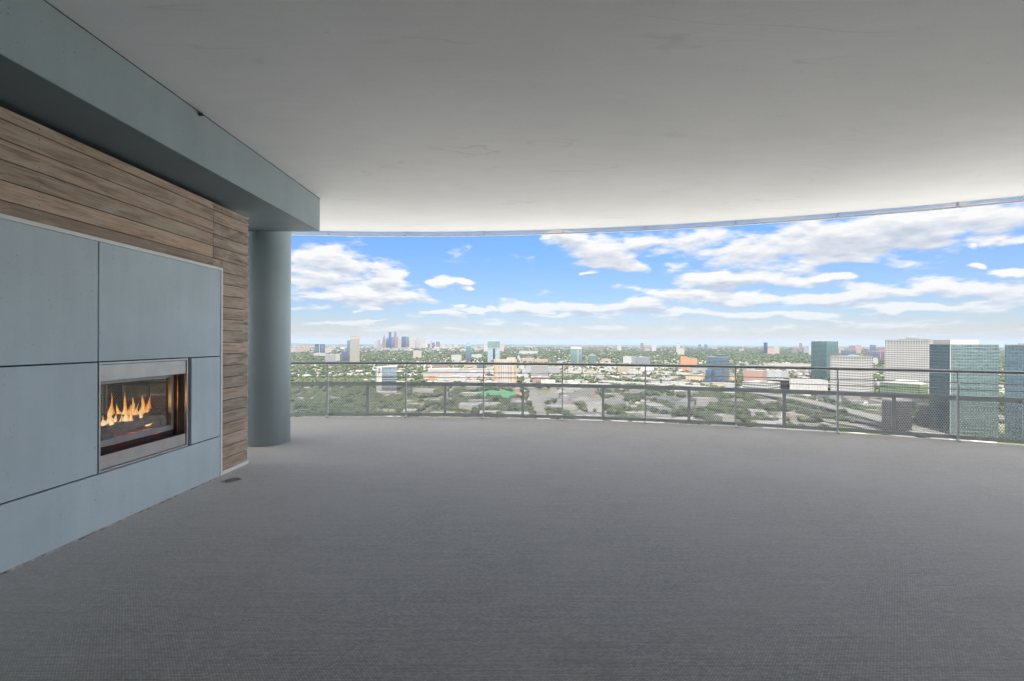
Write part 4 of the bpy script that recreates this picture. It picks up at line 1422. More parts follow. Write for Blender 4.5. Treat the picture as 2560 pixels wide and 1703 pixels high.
# centre
CB = [('pink_block', 'apartment_block', 1304.5, 1335, 890, 900, 'grid_pink', 'white', 'pink apartment row with white parts above the handrail'),
      ('', 'apartment_block', 1336, 1370, 892.5, 901, 'grid_pink', 'tan', 'low reddish apartment row right of the pink one'),
      ('', 'apartment_block', 1298, 1344, 871.5, 881, 'grid_lav', 'white', 'far pale violet apartment row among dark trees'),
      ('', 'office_block', 1128.5, 1154, 881.5, 898, 'fin_white', 'white', 'block with white and dark upright stripes left of the slim blue tower'),
      ('', 'apartment_block', 1179, 1205, 880.5, 890, 'grid_lav', 'white', 'low white and violet block between the two glass towers'),
      ('', 'glass_block', 1470, 1491, 882.5, 904, 'green_glass', 'white', 'shorter green glass block with white roof'),
      ('', 'office_block', 1504, 1527, 891.5, 902, 'grid_pink', 'white', 'pinkish low block right of the green glass pair'),
      ('', 'apartment_block', 1084, 1121, 904.5, 918, 'grid_brown', 'white', 'brown block with white tops below the handrail'),
      ('', 'office_block', 1192, 1209.5, 904.5, 921, 'blue', 'white', 'small blue and white block next to the beige tower'),
      ('', 'apartment_block', 1161, 1191, 904.5, 914, 'grid_pink', 'grey', 'low pink block left of the small blue one'),
      ('', 'school', 1070, 1150, 916.5, 928, 'grid_white', 'white', 'long white school wing with a flat roof'),
      ('', 'school', 1150, 1222, 917, 926, 'grid_white', 'tan', 'second long school wing reaching to the beige tower'),
      ('', 'school', 1058, 1137, 927, 942, 'grid_cream', 'tan', 'low cream school hall left of the sports ground'),
      ('', 'school', 1135, 1209, 926, 937, 'grid_lav', 'grey', 'school wing with blue grey window rows'),
      ('', 'school', 1094.5, 1164.5, 938, 949, 'fin_white', 'white', 'flat white pavilion with dark openings by the track'),
      ('', 'red_hall', 1072, 1088, 936.5, 944, 'fin_orange', 'brick', 'small red fronted hall at the school'),
      ('', 'office_block', 1313.6, 1328, 909.5, 928, 'plain_grey', 'white', 'plain grey block left of the striped office'),
      ('', 'office_block', 1370.5, 1400, 912.5, 930, 'band_white', 'white', 'white banded block right of the striped office'),
      ('', 'podium', 1331, 1374.5, 937.5, 953, 'band_brick', 'grey', 'beige podium under the striped office'),
      ('', 'warehouse', 1353, 1389, 946, 958, 'plain_white', 'white', 'flat white roofed hall in front of the striped office'),
      ('', 'office_block', 1558, 1579, 885.5, 906, 'fin_white', 'white', 'lavender white office block above the handrail'),
      ('', 'office_block', 1579.5, 1590, 885, 905, 'grid_grey', 'grey', 'narrow grey block against the lavender white one'),
      ('', 'office_block', 1590, 1625, 886.7, 906, 'band_grey', 'grey', 'long grey brown banded office right of the lavender one'),
      ('', 'office_block', 1544, 1586, 909, 928, 'grid_tan', 'tan', 'tan hall with stepped ends under the handrail'),
      ('', 'office_block', 1602, 1635, 907.5, 924, 'plain_white', 'white', 'plain cream box in the trees left of the orange block'),
      ('', 'warehouse', 1572, 1595, 919, 931, 'box_grey', 'white', 'small white panelled hall among trees'),
      ('', 'office_block', 1724, 1767, 908, 924, 'band_white', 'white', 'white banded blocks at the foot of the orange building'),
      ('', 'warehouse', 1714, 1769, 932.5, 947, 'storage', 'tan', 'long storage hall with orange and blue panels'),
      ('', 'warehouse', 1824, 1842, 932.5, 949, 'storage', 'tan', 'short end of the panelled storage hall right of the blue glass block'),
      ('', 'low_building', 1677, 1711, 949, 962, 'fin_white', 'white', 'low hall with white columns and grey roof'),
      ('', 'low_building', 1656, 1677, 945, 960, 'plain_grey', 'grey', 'plain grey roofed hall next to the columned one'),
      ('', 'low_building', 1809, 1837, 953, 964, 'plain_grey', 'white', 'pale flat roofed hall above the mesh'),
      ('', 'warehouse', 1918, 1956, 921, 941, 'box_grey', 'white', 'big windowless grey hall with a white roof'),
      ('', 'warehouse', 1956.5, 1971.6, 922, 942, 'plain_grey', 'white', 'darker end block of the windowless grey hall'),
      ('', 'office_block', 1930, 1973.5, 944, 969, 'dark', 'grey', 'low dark glass block left of the striped white hall'),
      ('', 'stadium', 1920, 2027, 903.5, 912, 'grid_cream', 'grey', 'very long low arena building under the handrail'),
      ('', 'office_block', 1974, 2069, 944, 974, 'fin_white', 'white', 'long white hall with narrow upright fins'),
      ('', 'office_block', 2097, 2188, 954, 978, 'fin_white', 'white', 'finned white podium in front of the lower white office block'),
      ('', 'office_block', 2287.5, 2322, 933, 990, 'dark', 'grey', 'dark brown glass block at the foot of the tall white tower'),
      ('', 'office_block', 2183, 2195, 889, 905, 'fin_white', 'grey', 'small finned block between the two white office blocks'),
      ('', 'office_block', 2102, 2140, 869.5, 886, 'blue', 'grey', 'low teal block behind the lower white office block'),
      ('', 'office_block', 2171, 2210, 872.5, 890, 'purple', 'grey', 'dusky low block left of the tall white tower'),
      ('', 'apartment_block', 2122, 2138, 857.5, 880, 'grid_brown', 'grey', 'red brown double block on the horizon, left half'),
      ('', 'apartment_block', 2138.5, 2153, 856.3, 880, 'grid_pink', 'grey', 'red brown double block on the horizon, right half'),
      ('', 'office_block', 2097, 2111, 862.5, 879, 'grid_pink', 'grey', 'small reddish block right of the teal tower'),
      ('', 'office_tower', 2174, 2190, 856, 882, 'purple', 'grey', 'stepped violet grey tower left of the tall white tower'),
      ('', 'office_block', 2194, 2211, 862, 882, 'grid_brown', 'grey', 'brown block touching the tall white tower'),
      ('', 'office_tower', 1601, 1608.6, 851.6, 872, 'grid_brown', 'grey', 'thin brown tower on the horizon right of centre'),
      ('', 'office_tower', 1629, 1640.7, 853.5, 873, 'grid_lav', 'grey', 'pale violet tower on the horizon right of the thin brown one'),
      ('', 'office_tower', 1543, 1553.5, 857.5, 872, 'grid_white', 'white', 'short white tower on the horizon'),
      ('', 'office_tower', 1691, 1699.6, 852, 875, 'grid_lav', 'grey', 'thin grey tower rising behind a wider pale one'),
      ('', 'office_block', 1693, 1710.7, 864.5, 883, 'grid_cream', 'grey', 'wider pale block in front of the thin grey tower'),
      ('', 'office_tower', 1746, 1752.6, 854.6, 869, 'blue', 'grey', 'left one of a pair of small blue horizon towers'),
      ('', 'office_tower', 1761, 1768, 854.9, 870, 'blue', 'grey', 'right one of a pair of small blue horizon towers'),
      ('', 'office_tower', 1909, 1918.6, 850, 879, 'navy', 'grey', 'slim dark navy tower on the horizon left of the teal tower'),
      ('', 'office_block', 1919, 1934, 863.5, 881, 'grid_pink', 'grey', 'pinkish blocks at the foot of the navy tower'),
      ('', 'office_block', 1934, 1948.6, 861, 881, 'grid_cream', 'grey', 'cream block right of the navy tower'),
      ('', 'office_tower', 1997.8, 2005.6, 851.6, 874, 'grid_brown', 'grey', 'thin brown grey tower between navy and teal ones'),
      ('', 'office_tower', 2022, 2028.2, 851.8, 883, 'grid_lav', 'grey', 'pale tower half hidden by the teal glass tower'),
      ('', 'office_block', 1981, 1993, 863, 878, 'grid_brown', 'grey', 'small brown block left of the thin brown grey tower'),
      ('', 'office_block', 2009, 2022, 863.5, 879, 'grid_grey', 'grey', 'small grey block left of the teal tower'),
      ('', 'office_block', 1494, 1509, 859.5, 873, 'grid_brown', 'grey', 'brown block on the horizon right of the domed glass tower'),
      ('', 'office_block', 1460.5, 1472, 861.3, 869, 'grid_brown', 'grey', 'low brown block peeping over the domed glass tower'),
      ('', 'office_block', 1533, 1541, 862, 874, 'grid_brown', 'grey', 'tiny brown block left of the short white horizon tower'),
      ('', 'office_block', 1612, 1626, 865, 873, 'grid_pink', 'grey', 'reddish low block between two horizon towers'),
      ('', 'office_block', 1848, 1860, 866, 872, 'grid_pink', 'grey', 'lone pink block far out on the plain'),
      ('', 'office_block', 1400, 1412, 862, 868, 'grid_grey', 'grey', 'lone grey block far out on the plain near the centre')]
for _, nm, a, b, yt, yb_, st, rf, lb in CB:
    B(nm, lb, nm.replace('_', ' '), st, a, b, yt, yb_, roof=rf)
r_, d_ = B('office_block', 'office with dark and white stripes right of the beige tower', 'office block', plain('stripe_white', cw((0.50, 0.49, 0.49)), 0.8), 1328, 1370, 908, 941, roof='white')
ring_bands(r_, d_, 9, 0.5, M['pane'], z0=d_[4] * 0.25)
MB().box(d_[0] + 8, d_[1] - 10, d_[2] + 6, d_[3] - 6, d_[4] + 0.352, d_[4] + 6).build('penthouse', S['plain_white'], r_)
r_, d_ = B('office_block', 'brick red office with pale bands behind the right hand rail', 'office block', plain('brick_wall', cw((0.44, 0.27, 0.22)), 0.85, var=0.1, scale=0.2), 1859, 1917, 921.5, 954, 1907, 18, roof='white')
ring_bands(r_, d_, 6, 0.46, plain('sun_window', (0.20, 0.15, 0.13), 0.3), z0=d_[4] * 0.2)
r_, d_ = B('office_block', 'white office with large square openings above the mesh', 'office block', 'plain_white', 1856, 1951, 953, 984, 1915, 25, roof='white')
window_grid(r_, d_, 16, 8, 4, 0.72, 0.6, d_[4] * 0.05, d_[4] * 0.95, limit=60)
r_, d_ = B('office_block', 'orange brick office with a step in its roofline', 'office block', 'fin_orange', 1701.5, 1743, 890, 921, roof='brick')
MB().box(d_[0], d_[0] + (d_[1] - d_[0]) * 0.38, d_[2] + 0.3, d_[3], d_[4] + 1.01, d_[4] + 7).build('upper_block', S['fin_orange'], r_)
r_, d_ = B('glass_block', 'blue mirror glass office of three steps right of the orange building', 'glass block', 'blue', 1768, 1824, 887, 955, 1805, 30, roof='white', mech=False)
x_a, x_b, y_a, y_b, H = d_
MB().box(x_a * 0.55, x_b + x_a * 0.02, y_b * 0.1, y_b * 0.8, H + 1.01, H + 7.5).build('upper_block', S['teal'], r_)
MB().box(x_a * 1.0, x_a * 0.62, -9, -0.003, 0, H * 0.52).build('lower_block', S['blue'], r_)
r_, d_ = B('glass_tower', 'green glass tower with a pale domed top', 'glass tower', 'green_glass', 1426.5, 1455.5, 865, 906, roof='white', depth=34, mech=False)
x_a, x_b, y_a, y_b, H = d_; W_ = x_b - x_a
MB().hexa([(x_a + 1, 1, H + 1.01), (x_b - 1, 1, H + 1.01), (x_b - 1, y_b - 1, H + 1.01), (x_a + 1, y_b - 1, H + 1.01), (x_a + W_ * 0.2, 6, H + 8), (x_b - W_ * 0.2, 6, H + 8), (x_b - W_ * 0.2, y_b - 6, H + 8), (x_a + W_ * 0.2, y_b - 6, H + 8)]).build('dome_roof', S['plain_white'], r_)
for f in (0.58, 0.66): MB().box(x_a + W_ * f, x_a + W_ * f + 1.4, -0.5, -0.003, 0, H).build('rib', S['plain_white'], r_)
# white framed apartment building left of centre
r_, d_ = B('apartment_block', 'new apartment block with a tall white frame and balconies', 'apartment block', 'blue', 956, 991, 913, 977, roof='white', depth=26)
x_a, x_b, y_a, y_b, H = d_; W_ = x_b - x_a
m = MB(); m.box(x_a - 12, x_a - 8.8, -3, 0, 0, H + 3); m.box(x_a - 4.2, x_a - 1, -3, 0, 0, H + 3); m.box(x_a - 8.8, x_a - 4.2, -3, 0, H - 1, H + 3); m.box(x_a - 8.8, x_a - 4.2, -2, 0, 0, H - 13)
m.build('white_frame', S['plain_white'], r_)
for k in range(12):
    z_ = 4 + k * (H - 8) / 12
    MB().box(x_a - 15, x_b + 1.5, -1.8, -0.003, z_, z_ + 0.7).build('balcony', S['plain_white'], r_)
m = MB(); m.hexa([(x_a - 15, -2.5, H + 1.01), (x_b + 2, -2.5, H + 1.01), (x_b + 2, 20, H + 1.01), (x_a - 15, 20, H + 1.01), (x_a - 15, -2.5, H + 1.8), (x_b + 2, -2.5, H + 5), (x_b + 2, 20, H + 5), (x_a - 15, 20, H + 1.8)]); m.build('roof_canopy', S['plain_white'], r_)
# low glass halls with sloped white roofs near the right
def sloped_hall(lb, x0, x1, yt, yb_, xc, phi, top):
    r_, d_ = B('glass_hall', lb, 'office hall', 'low_glass', x0, x1, yt, yb_, xc, phi, roof='white', mech=False)
    x_a, x_b, y_a, y_b, H = d_
    h = H * top
    m = MB(); m.hexa([(x_a * 0.72, y_b * 0.15, H + 1.01), (x_b - 1, y_b * 0.15, H + 1.01), (x_b - 1, y_b * 0.8, H + 1.01), (x_a * 0.72, y_b * 0.8, H + 1.01),
                      (x_a * 0.62, y_b * 0.25, H + h), (x_b + x_a * 0.22, y_b * 0.25, H + h), (x_b + x_a * 0.22, y_b * 0.7, H + h), (x_a * 0.62, y_b * 0.7, H + h)])
    m.build('raised_roof', S['plain_white'], r_)
sloped_hall('low green glass hall with a raised white roof left of the teal glass tower', 2199.5, 2321, 956, 1012, 2300, 20, 0.16)
sloped_hall('low hall with a long white wedge roof in front of the teal glass tower', 2332, 2490, 966, 1070, 2465, 14, 0.10)
B('office_block', 'grey panelled block behind the mesh right of centre', 'office block', 'dark', 2204, 2280, 996, 1080, depth=30, roof='grey')
B('office_block', 'near black glass block behind the mesh', 'office block', 'dark', 2295, 2341, 1008, 1075, depth=30, roof='white')
# red site crane
X, Y = ground_pt(2201, 896)
zb = gz(hypot(X, Y)); hh = (896 - 871) / F * Y
cr_ = empty('tower_crane', (X, Y, zb), 0.4, 'red tower crane left of the tall white tower', 'crane')
MB().box(-1, 1, -1, 1, 0, hh).build('mast', M['red'], cr_)
MB().box(-14, 40, -0.8, 0.8, hh + 0.003, hh + 1.6).build('jib', M['red'], cr_)

# ---- streets, freeway, sports ground ------------------------------------------------------------
M['asphalt'] = plain('asphalt', cw((0.16, 0.158, 0.155)), 0.9, var=0.2, scale=0.05)
M['concrete_road'] = plain('concrete_road', cw((0.33, 0.318, 0.30)), 0.9, var=0.12, scale=0.05)
M['turf'] = plain('sports_turf', (0.055, 0.19, 0.085), 0.9, var=0.08, scale=0.03)
M['track'] = plain('running_track', (0.36, 0.12, 0.09), 0.9, var=0.08, scale=0.05)
M['lot'] = plain('parking_asphalt', cw((0.24, 0.235, 0.23)), 0.9, var=0.18, scale=0.06)
M['paint'] = plain('road_paint', (0.6, 0.6, 0.58), 0.8)


def strip(name, pts, width, mat, lift=0.15, thick=0.3):
    P = [Vector((p[0], p[1])) for p in pts]
    Q = []
    for i in range(len(P) - 1):
        n_ = max(1, int((P[i + 1] - P[i]).length / 150))
        for k in range(n_): Q.append(P[i].lerp(P[i + 1], k / n_))
    Q.append(P[-1])
    vs, fs = [], []
    for i, q in enumerate(Q):
        d = (Q[min(i + 1, len(Q) - 1)] - Q[max(i - 1, 0)]).normalized()
        nrm = Vector((-d.y, d.x)) * width / 2
        z = gz(q.length) + lift
        vs += [(q.x + nrm.x, q.y + nrm.y, z), (q.x - nrm.x, q.y - nrm.y, z), (q.x - nrm.x, q.y - nrm.y, z - thick), (q.x + nrm.x, q.y + nrm.y, z - thick)]
    for i in range(len(Q) - 1):
        for k in range(4): fs.append((i * 4 + k, i * 4 + (k + 1) % 4, i * 4 + 4 + (k + 1) % 4, i * 4 + 4 + k))
    m = MB().add(vs, fs)
    return tag(m.build(name, mat), kind='structure')


ROADS = []
def road(name, pts, width, mat, lift, thick=0.3):
    strip(name, pts, width, mat, lift, thick)
    ROADS.append((pts, width))


GP = ground_pt
road('road', [(46, 560), (50, 3200), (52, 5200)], 19, M['concrete_road'], 0.40)
for X0, wdt in ((-620, 10), (-330, 10), (-140, 12), (330, 14), (640, 12)):
    road('road', [(X0, 640), (X0 * 1.02 + 8, 3800)], wdt, M['asphalt'], 0.50)
for k, (Y0_, wdt) in enumerate(((742, 16), (905, 12), (1120, 16), (1420, 12), (1900, 20), (2600, 18), (3500, 20), (4700, 26))):
    road('road', [(-Y0_ * 1.2, Y0_), (Y0_ * 0.9, Y0_ + 8)], wdt, M['concrete_road'] if k % 2 else M['asphalt'], 0.62 + 0.06 * k)
fw = [GP(1500, 952), GP(1700, 962), GP(1840, 975), GP(2000, 1000), GP(2180, 1045), GP(2420, 1120)]
road('freeway', fw, 34, M['concrete_road'], 7.0, 1.6)
strip('freeway_marking', fw, 0.9, M['paint'], 7.02, 0.02)
fw2 = [GP(1880, 985), GP(1960, 1008), GP(2100, 1040), GP(2300, 1085)]
road('slip_road', fw2, 16, M['asphalt'], 4.5, 1.2)
fw3 = [GP(1750, 1010), GP(1960, 1030), GP(2150, 1062), GP(2350, 1110)]
road('slip_road', fw3, 20, M['concrete_road'], 2.5, 1.0)


def quad_px(name, px, mat, lift):
    pts = [GP(*q) for q in px]
    m = MB()
    n_ = len(pts)
    z = [gz(hypot(*p)) for p in pts]
    m.add([(p[0], p[1], zz + lift) for p, zz in zip(pts, z)] + [(p[0], p[1], zz + lift - 0.2) for p, zz in zip(pts, z)],
          [tuple(range(n_)), tuple(reversed(range(n_, 2 * n_)))] + [(i, (i + 1) % n_, n_ + (i + 1) % n_, n_ + i) for i in range(n_)])
    o = m.build(name, mat)
    cx_ = sum(p[0] for p in pts) / n_; cy_ = sum(p[1] for p in pts) / n_
    OCC.append((cx_, cy_, 0.36 * max(hypot(p[0] - cx_, p[1] - cy_) for p in pts) * 1.3))
    return tag(o, kind='structure')


quad_px('running_track', [(1170, 966), (1300, 966), (1306, 996), (1168, 996)], M['track'], 0.15)
quad_px('sports_field', [(1184, 969), (1290, 969), (1295, 993), (1182, 993)], M['turf'], 0.4)
quad_px('ball_field', [(1150, 940), (1232, 938), (1236, 946), (1146, 948)], M['track'], 0.3)
LOTS = [[(1030, 985), (1150, 983), (1148, 1004), (1020, 1006)], [(1345, 985), (1440, 985), (1452, 1015), (1350, 1016)], [(1470, 990), (1560, 990), (1580, 1020), (1480, 1022)],
        [(1600, 980), (1720, 982), (1750, 1006), (1620, 1006)], [(1380, 1025), (1560, 1025), (1590, 1048), (1390, 1050)], [(1640, 1030), (1770, 1035), (1800, 1062), (1660, 1058)],
        [(1790, 985), (1880, 990), (1905, 1010), (1800, 1005)], [(1990, 1040), (2090, 1058), (2100, 1084), (1990, 1064)], [(880, 1010), (960, 1008), (955, 1022), (870, 1024)]]
for q in LOTS: quad_px('parking_lot', q, M['lot'], 0.3)

# cars on the parking lots and the wide street
CARM = [plain('car_' + nm, c, 0.25, 0.2) for nm, c in (('white', (0.62, 0.62, 0.62)), ('silver', (0.42, 0.43, 0.44)), ('black', (0.03, 0.03, 0.035)), ('red', (0.40, 0.04, 0.03)), ('blue', (0.06, 0.12, 0.28)))]
CARN = ['white', 'silver', 'black', 'red', 'blue']
M['carglass'] = plain('car_glass', (0.02, 0.025, 0.03), 0.08)
M['tyre'] = plain('tyre', (0.02, 0.02, 0.02), 0.8)
def car_proto(k):
    root = empty('parked_car', (0, 0, 0), 0, CARN[k] + ' car parked on the lots or driving far below the terrace', 'car', CARN[k] + ' cars far below the terrace')
    m = MB(); m.box(-0.9, 0.9, -2.2, 2.2, 0.35, 0.85)
    m.hexa([(-0.82, -1.7, 0.851), (0.82, -1.7, 0.851), (0.82, 1.0, 0.851), (-0.82, 1.0, 0.851), (-0.65, -1.2, 1.45), (0.65, -1.2, 1.45), (0.65, 0.4, 1.45), (-0.65, 0.4, 1.45)])
    m.build('body', CARM[k], root)
    MB().hexa([(-0.84, -1.55, 0.90), (0.84, -1.55, 0.90), (0.84, 0.85, 0.90), (-0.84, 0.85, 0.90), (-0.70, -1.15, 1.36), (0.70, -1.15, 1.36), (0.70, 0.36, 1.36), (-0.70, 0.36, 1.36)]).build('glass', M['carglass'], root)
    for sx in (-0.92, 0.78):
        for sy in (-1.4, 1.35):
            MB().tube([(sx, sy, 0.33), (sx + 0.14, sy, 0.33)], 0.33, 10).build('wheel', M['tyre'], root)
    return root
def copy_tree(o, parent=None):
    c = o.copy(); COL.objects.link(c); c.parent = parent
    for ch in o.children:
        copy_tree(ch, c)
    return c
protos = [car_proto(k) for k in range(5)]
used = [False] * 5
n_car = 0
rc = random.Random(3)
spots = []
for q in LOTS:
    g = [GP(*p) for p in q]
    for row in range(4):
        v = (row + 0.5) / 4
        A_ = Vector(g[0]).lerp(Vector(g[3]), v); B_ = Vector(g[1]).lerp(Vector(g[2]), v)
        nn_ = int((B_ - A_).length / 3.2)
        for i in range(nn_):
            if rc.random() < 0.24:
                p_ = A_.lerp(B_, (i + 0.5) / nn_)
                spots.append((p_.x, p_.y, 0.32, rc.choice((0, pi)) + rc.uniform(-.03, .03)))
rc.shuffle(spots)
spots = spots[:190]
for i in range(26):
    yy = rc.uniform(700, 1500); spots.append((46 + (4 * (yy - 560) / 2640) + rc.choice((-10, -6, 6, 10)), yy, 0.42, 0 if rc.random() < .5 else pi))
for x, y, l, rz in spots:
    k = rc.choices(range(5), (5, 4, 3, 1, 1))[0]
    if used[k]: o = copy_tree(protos[k])
    else: o = protos[k]; used[k] = True
    o.location = (x, y, gz(hypot(x, y)) + l); o.rotation_euler = (0, 0, rz)

# ---- the ground sheet ---------------------------------------------------------------------------
def mat_ground():
    m, n, p, out = new_mat('city_ground')
    tcn = n.new('ShaderNodeTexCoord')
    o = tcn.outputs['Object']
    x, y, z = n.sep(o)
    v = n.new('ShaderNodeTexVoronoi'); v.distance = 'CHEBYCHEV'; v.inputs['Scale'].default_value = 1 / 30
    v.inputs['Randomness'].default_value = 0.85
    n.link(o, v.inputs['Vector'])
    wn = n.sep(v.outputs['Color'])
    near = n.ramp(wn[0], [(0.0, (0.085, 0.11, 0.04)), (0.24, (0.13, 0.145, 0.06)), (0.36, (0.28, 0.25, 0.20)), (0.52, (0.20, 0.195, 0.185)), (0.66, (0.36, 0.34, 0.315)), (0.80, (0.12, 0.14, 0.06)), (0.88, (0.46, 0.45, 0.43))], 'CONSTANT')
    a = n.noise(o, 0.012, 6, 0.65)
    near = n.mix(n.math('MULTIPLY', n.maprange(a, 0.50, 0.62), 0.8), near, (0.085, 0.11, 0.04))
    v2 = n.new('ShaderNodeTexVoronoi'); v2.distance = 'CHEBYCHEV'; v2.inputs['Scale'].default_value = 1 / 90
    n.link(o, v2.inputs['Vector'])
    w2 = n.sep(v2.outputs['Color'])
    big = n.noise(o, 0.0011, 5, 0.6)
    thr = n.maprange(big, 0.35, 0.65, 0.97, 0.70)
    spk = n.math('GREATER_THAN', w2[1], thr)
    far = n.mix(n.maprange(n.noise(o, 0.004, 6, 0.6), 0.35, 0.65), (0.030, 0.050, 0.024), (0.055, 0.075, 0.040))
    far = n.mix(spk, far, (0.34, 0.31, 0.28))
    dist = n.math('SQRT', n.math('ADD', n.math('MULTIPLY', x, x), n.math('MULTIPLY', y, y)))
    c = n.mix(n.maprange(dist, 1700, 3200), near, far)
    # unseen ground at the tower foot, made pale to bounce light into the terrace
    bounce_tone = n.noise(o, 0.02, 3, 0.5)
    c = n.mix(n.maprange(dist, 560, 640, 1.0, 0.0), c, n.mix(n.maprange(bounce_tone, 0.3, 0.7), (0.40, 0.39, 0.37), (0.50, 0.49, 0.47)))
    n.link(c, p.inputs['Base Color'])
    p.inputs['Roughness'].default_value = 0.95
    p.inputs['Specular IOR Level'].default_value = 0.1
    return m


rad = [0.0] + list(np.geomspace(60, 60000, 90))
NA = 192
vs = [(0, 0, GROUND)]
fs = []
for r in rad[1:]:
    for k in range(NA):
        a = 2 * pi * k / NA
        vs.append((r * sin(a), r * cos(a), gz(r)))
for k in range(NA):
    fs.append((0, 1 + (k + 1) % NA, 1 + k))
for i in range(len(rad) - 2):
    b0, b1 = 1 + i * NA, 1 + (i + 1) * NA
    for k in range(NA):
        fs.append((b0 + k, b0 + (k + 1) % NA, b1 + (k + 1) % NA, b1 + k))
go = MB().add(vs, fs).build('ground', mat_ground())
tag(go, kind='structure')
# low rise far beyond downtown
X, Y = GP(760, 852.5)
hm = MB(); hv = []
for i in range(25):
    f = i / 24; xx = -17500 + 6500 * f
    hv.append((xx, 26000, gz(30000) + 20 + 110 * sin(pi * f) ** 1.5 * (0.8 + 0.2 * sin(f * 9))))
vs = []; fs = []
for i, (a, b, c) in enumerate(hv):
    vs += [(a, b - 900, gz(30000) - 5), (a, b, c), (a, b + 900, gz(30000) - 5)]
for i in range(24):
    fs += [(i * 3, i * 3 + 1, i * 3 + 4, i * 3 + 3), (i * 3 + 1, i * 3 + 2, i * 3 + 5, i * 3 + 4)]
tag(hm.add(vs, fs).build('hills', plain('far_hill', (0.05, 0.075, 0.05), 1.0)), kind='structure')

# ---- trees and houses ---------------------------------------------------------------------------
def mat_leaf():
    m, n, p, out = new_mat('foliage')
    tcn = n.new('ShaderNodeNewGeometry')
    oi = n.new('ShaderNodeObjectInfo')
    pos = tcn.outputs['Position']
    isl = tcn.outputs['Random Per Island']
    big = n.noise(pos, 0.008, 3, 0.5)
    sm = n.noise(pos, 0.35, 3, 0.6)
    f = n.math('ADD', n.math('MULTIPLY', isl, 0.50), n.math('ADD', n.math('MULTIPLY', big, 0.55), n.math('MULTIPLY', n.math('SUBTRACT', sm, 0.5), 0.35)))
    c = n.ramp(f, [(0.12, (0.021, 0.031, 0.022)), (0.42, (0.037, 0.050, 0.031)), (0.68, (0.060, 0.073, 0.039)), (0.92, (0.120, 0.124, 0.055))])
    n.link(c, p.inputs['Base Color'])
    p.inputs['Roughness'].default_value = 0.9
    p.inputs['Specular IOR Level'].default_value = 0.15
    return m


M['leaf'] = mat_leaf()
M['trunk'] = plain('bark', (0.10, 0.075, 0.055), 0.9)


def ico(sub):
    bm = bmesh.new(); bmesh.ops.create_icosphere(bm, subdivisions=sub, radius=1.0)
    v = np.array([x.co[:] for x in bm.verts]); f = np.array([[q.index for q in x.verts] for x in bm.faces]); bm.free()
    return v, f


I1, I2 = ico(1), ico(2)


def occupied(x, y, pad):
    for a, b, r in OCC:
        if (x - a) ** 2 + (y - b) ** 2 < (r + pad) ** 2: return True
    for pts, wd in ROADS:
        for (ax, ay), (bx, by) in zip(pts[:-1], pts[1:]):
            L2 = (bx - ax) ** 2 + (by - ay) ** 2
            t = max(0, min(1, ((x - ax) * (bx - ax) + (y - ay) * (by - ay)) / L2))
            if (x - ax - t * (bx - ax)) ** 2 + (y - ay - t * (by - ay)) ** 2 < (wd / 2 + pad) ** 2: return True
    return False


def green(px, py):
    """how leafy each quarter of the city is, 0..1"""
    if py > 950:
        if px < 1000: return 0.66
        if px < 1330: return 0.34
        if px < 1620: return 0.24
        if px < 1900: return 0.28
        return 0.25
    if py > 900:
        if px < 1060: return 1.0
        if px < 1240: return 0.40
        if px < 1400: return 0.60
        if px < 1640: return 0.55
        if px < 1860: return 0.70
        return 0.55
    if py > 880: return 0.95 if px < 1200 else (0.75 if px < 1700 else 0.90)
    return 0.55 if px < 1200 else (0.8 if px < 1700 else 0.92)


# individual houses: two parts each
def roof_mesh(wd, dp, h, rise):
    m = MB()
    e = 0.6
    x0, x1, y0, y1 = -wd / 2 - e, wd / 2 + e, -dp / 2 - e, dp / 2 + e
    ry = (y1 - y0) * 0.45
    vs = [(x0, y0, h), (x1, y0, h), (x1, y1, h), (x0, y1, h), (x0 + ry * 0.8, 0, h + rise), (x1 - ry * 0.8, 0, h + rise)]
    return m.add(vs, [(0, 1, 5, 4), (1, 2, 5), (2, 3, 4, 5), (3, 0, 4), (0, 3, 2, 1)])


HROOF = [plain('house_roof_' + str(i), cw(c), 0.9, var=0.12, scale=0.4) for i, c in enumerate([(0.26, 0.24, 0.225), (0.36, 0.32, 0.28), (0.50, 0.48, 0.45), (0.22, 0.215, 0.22), (0.33, 0.23, 0.18)])]
HWALL = [plain('house_wall_' + str(i), cw(c), 0.9) for i, c in enumerate([(0.50, 0.46, 0.40), (0.40, 0.34, 0.28), (0.55, 0.54, 0.52)])]
HN = ['grey', 'tan', 'pale', 'dark grey', 'clay brown']
hp = []
for i in range(5):
    root = empty('house', (0, 0, 0), 0, 'small house with a ' + HN[i] + ' hipped roof among the trees below', 'house', 'houses with ' + HN[i] + ' roofs below the terrace')
    wd, dp = (17, 12) if i != 2 else (22, 14)
    MB().box(-wd / 2, wd / 2, -dp / 2, dp / 2, 0, 6.0).build('wall', HWALL[i % 3], root)
    roof_mesh(wd, dp, 6.01, 3.2).build('roof', HROOF[i], root)
    hp.append(root)
hused = [False] * 5
rh = random.Random(21)
HOUSES = []
tries = 0
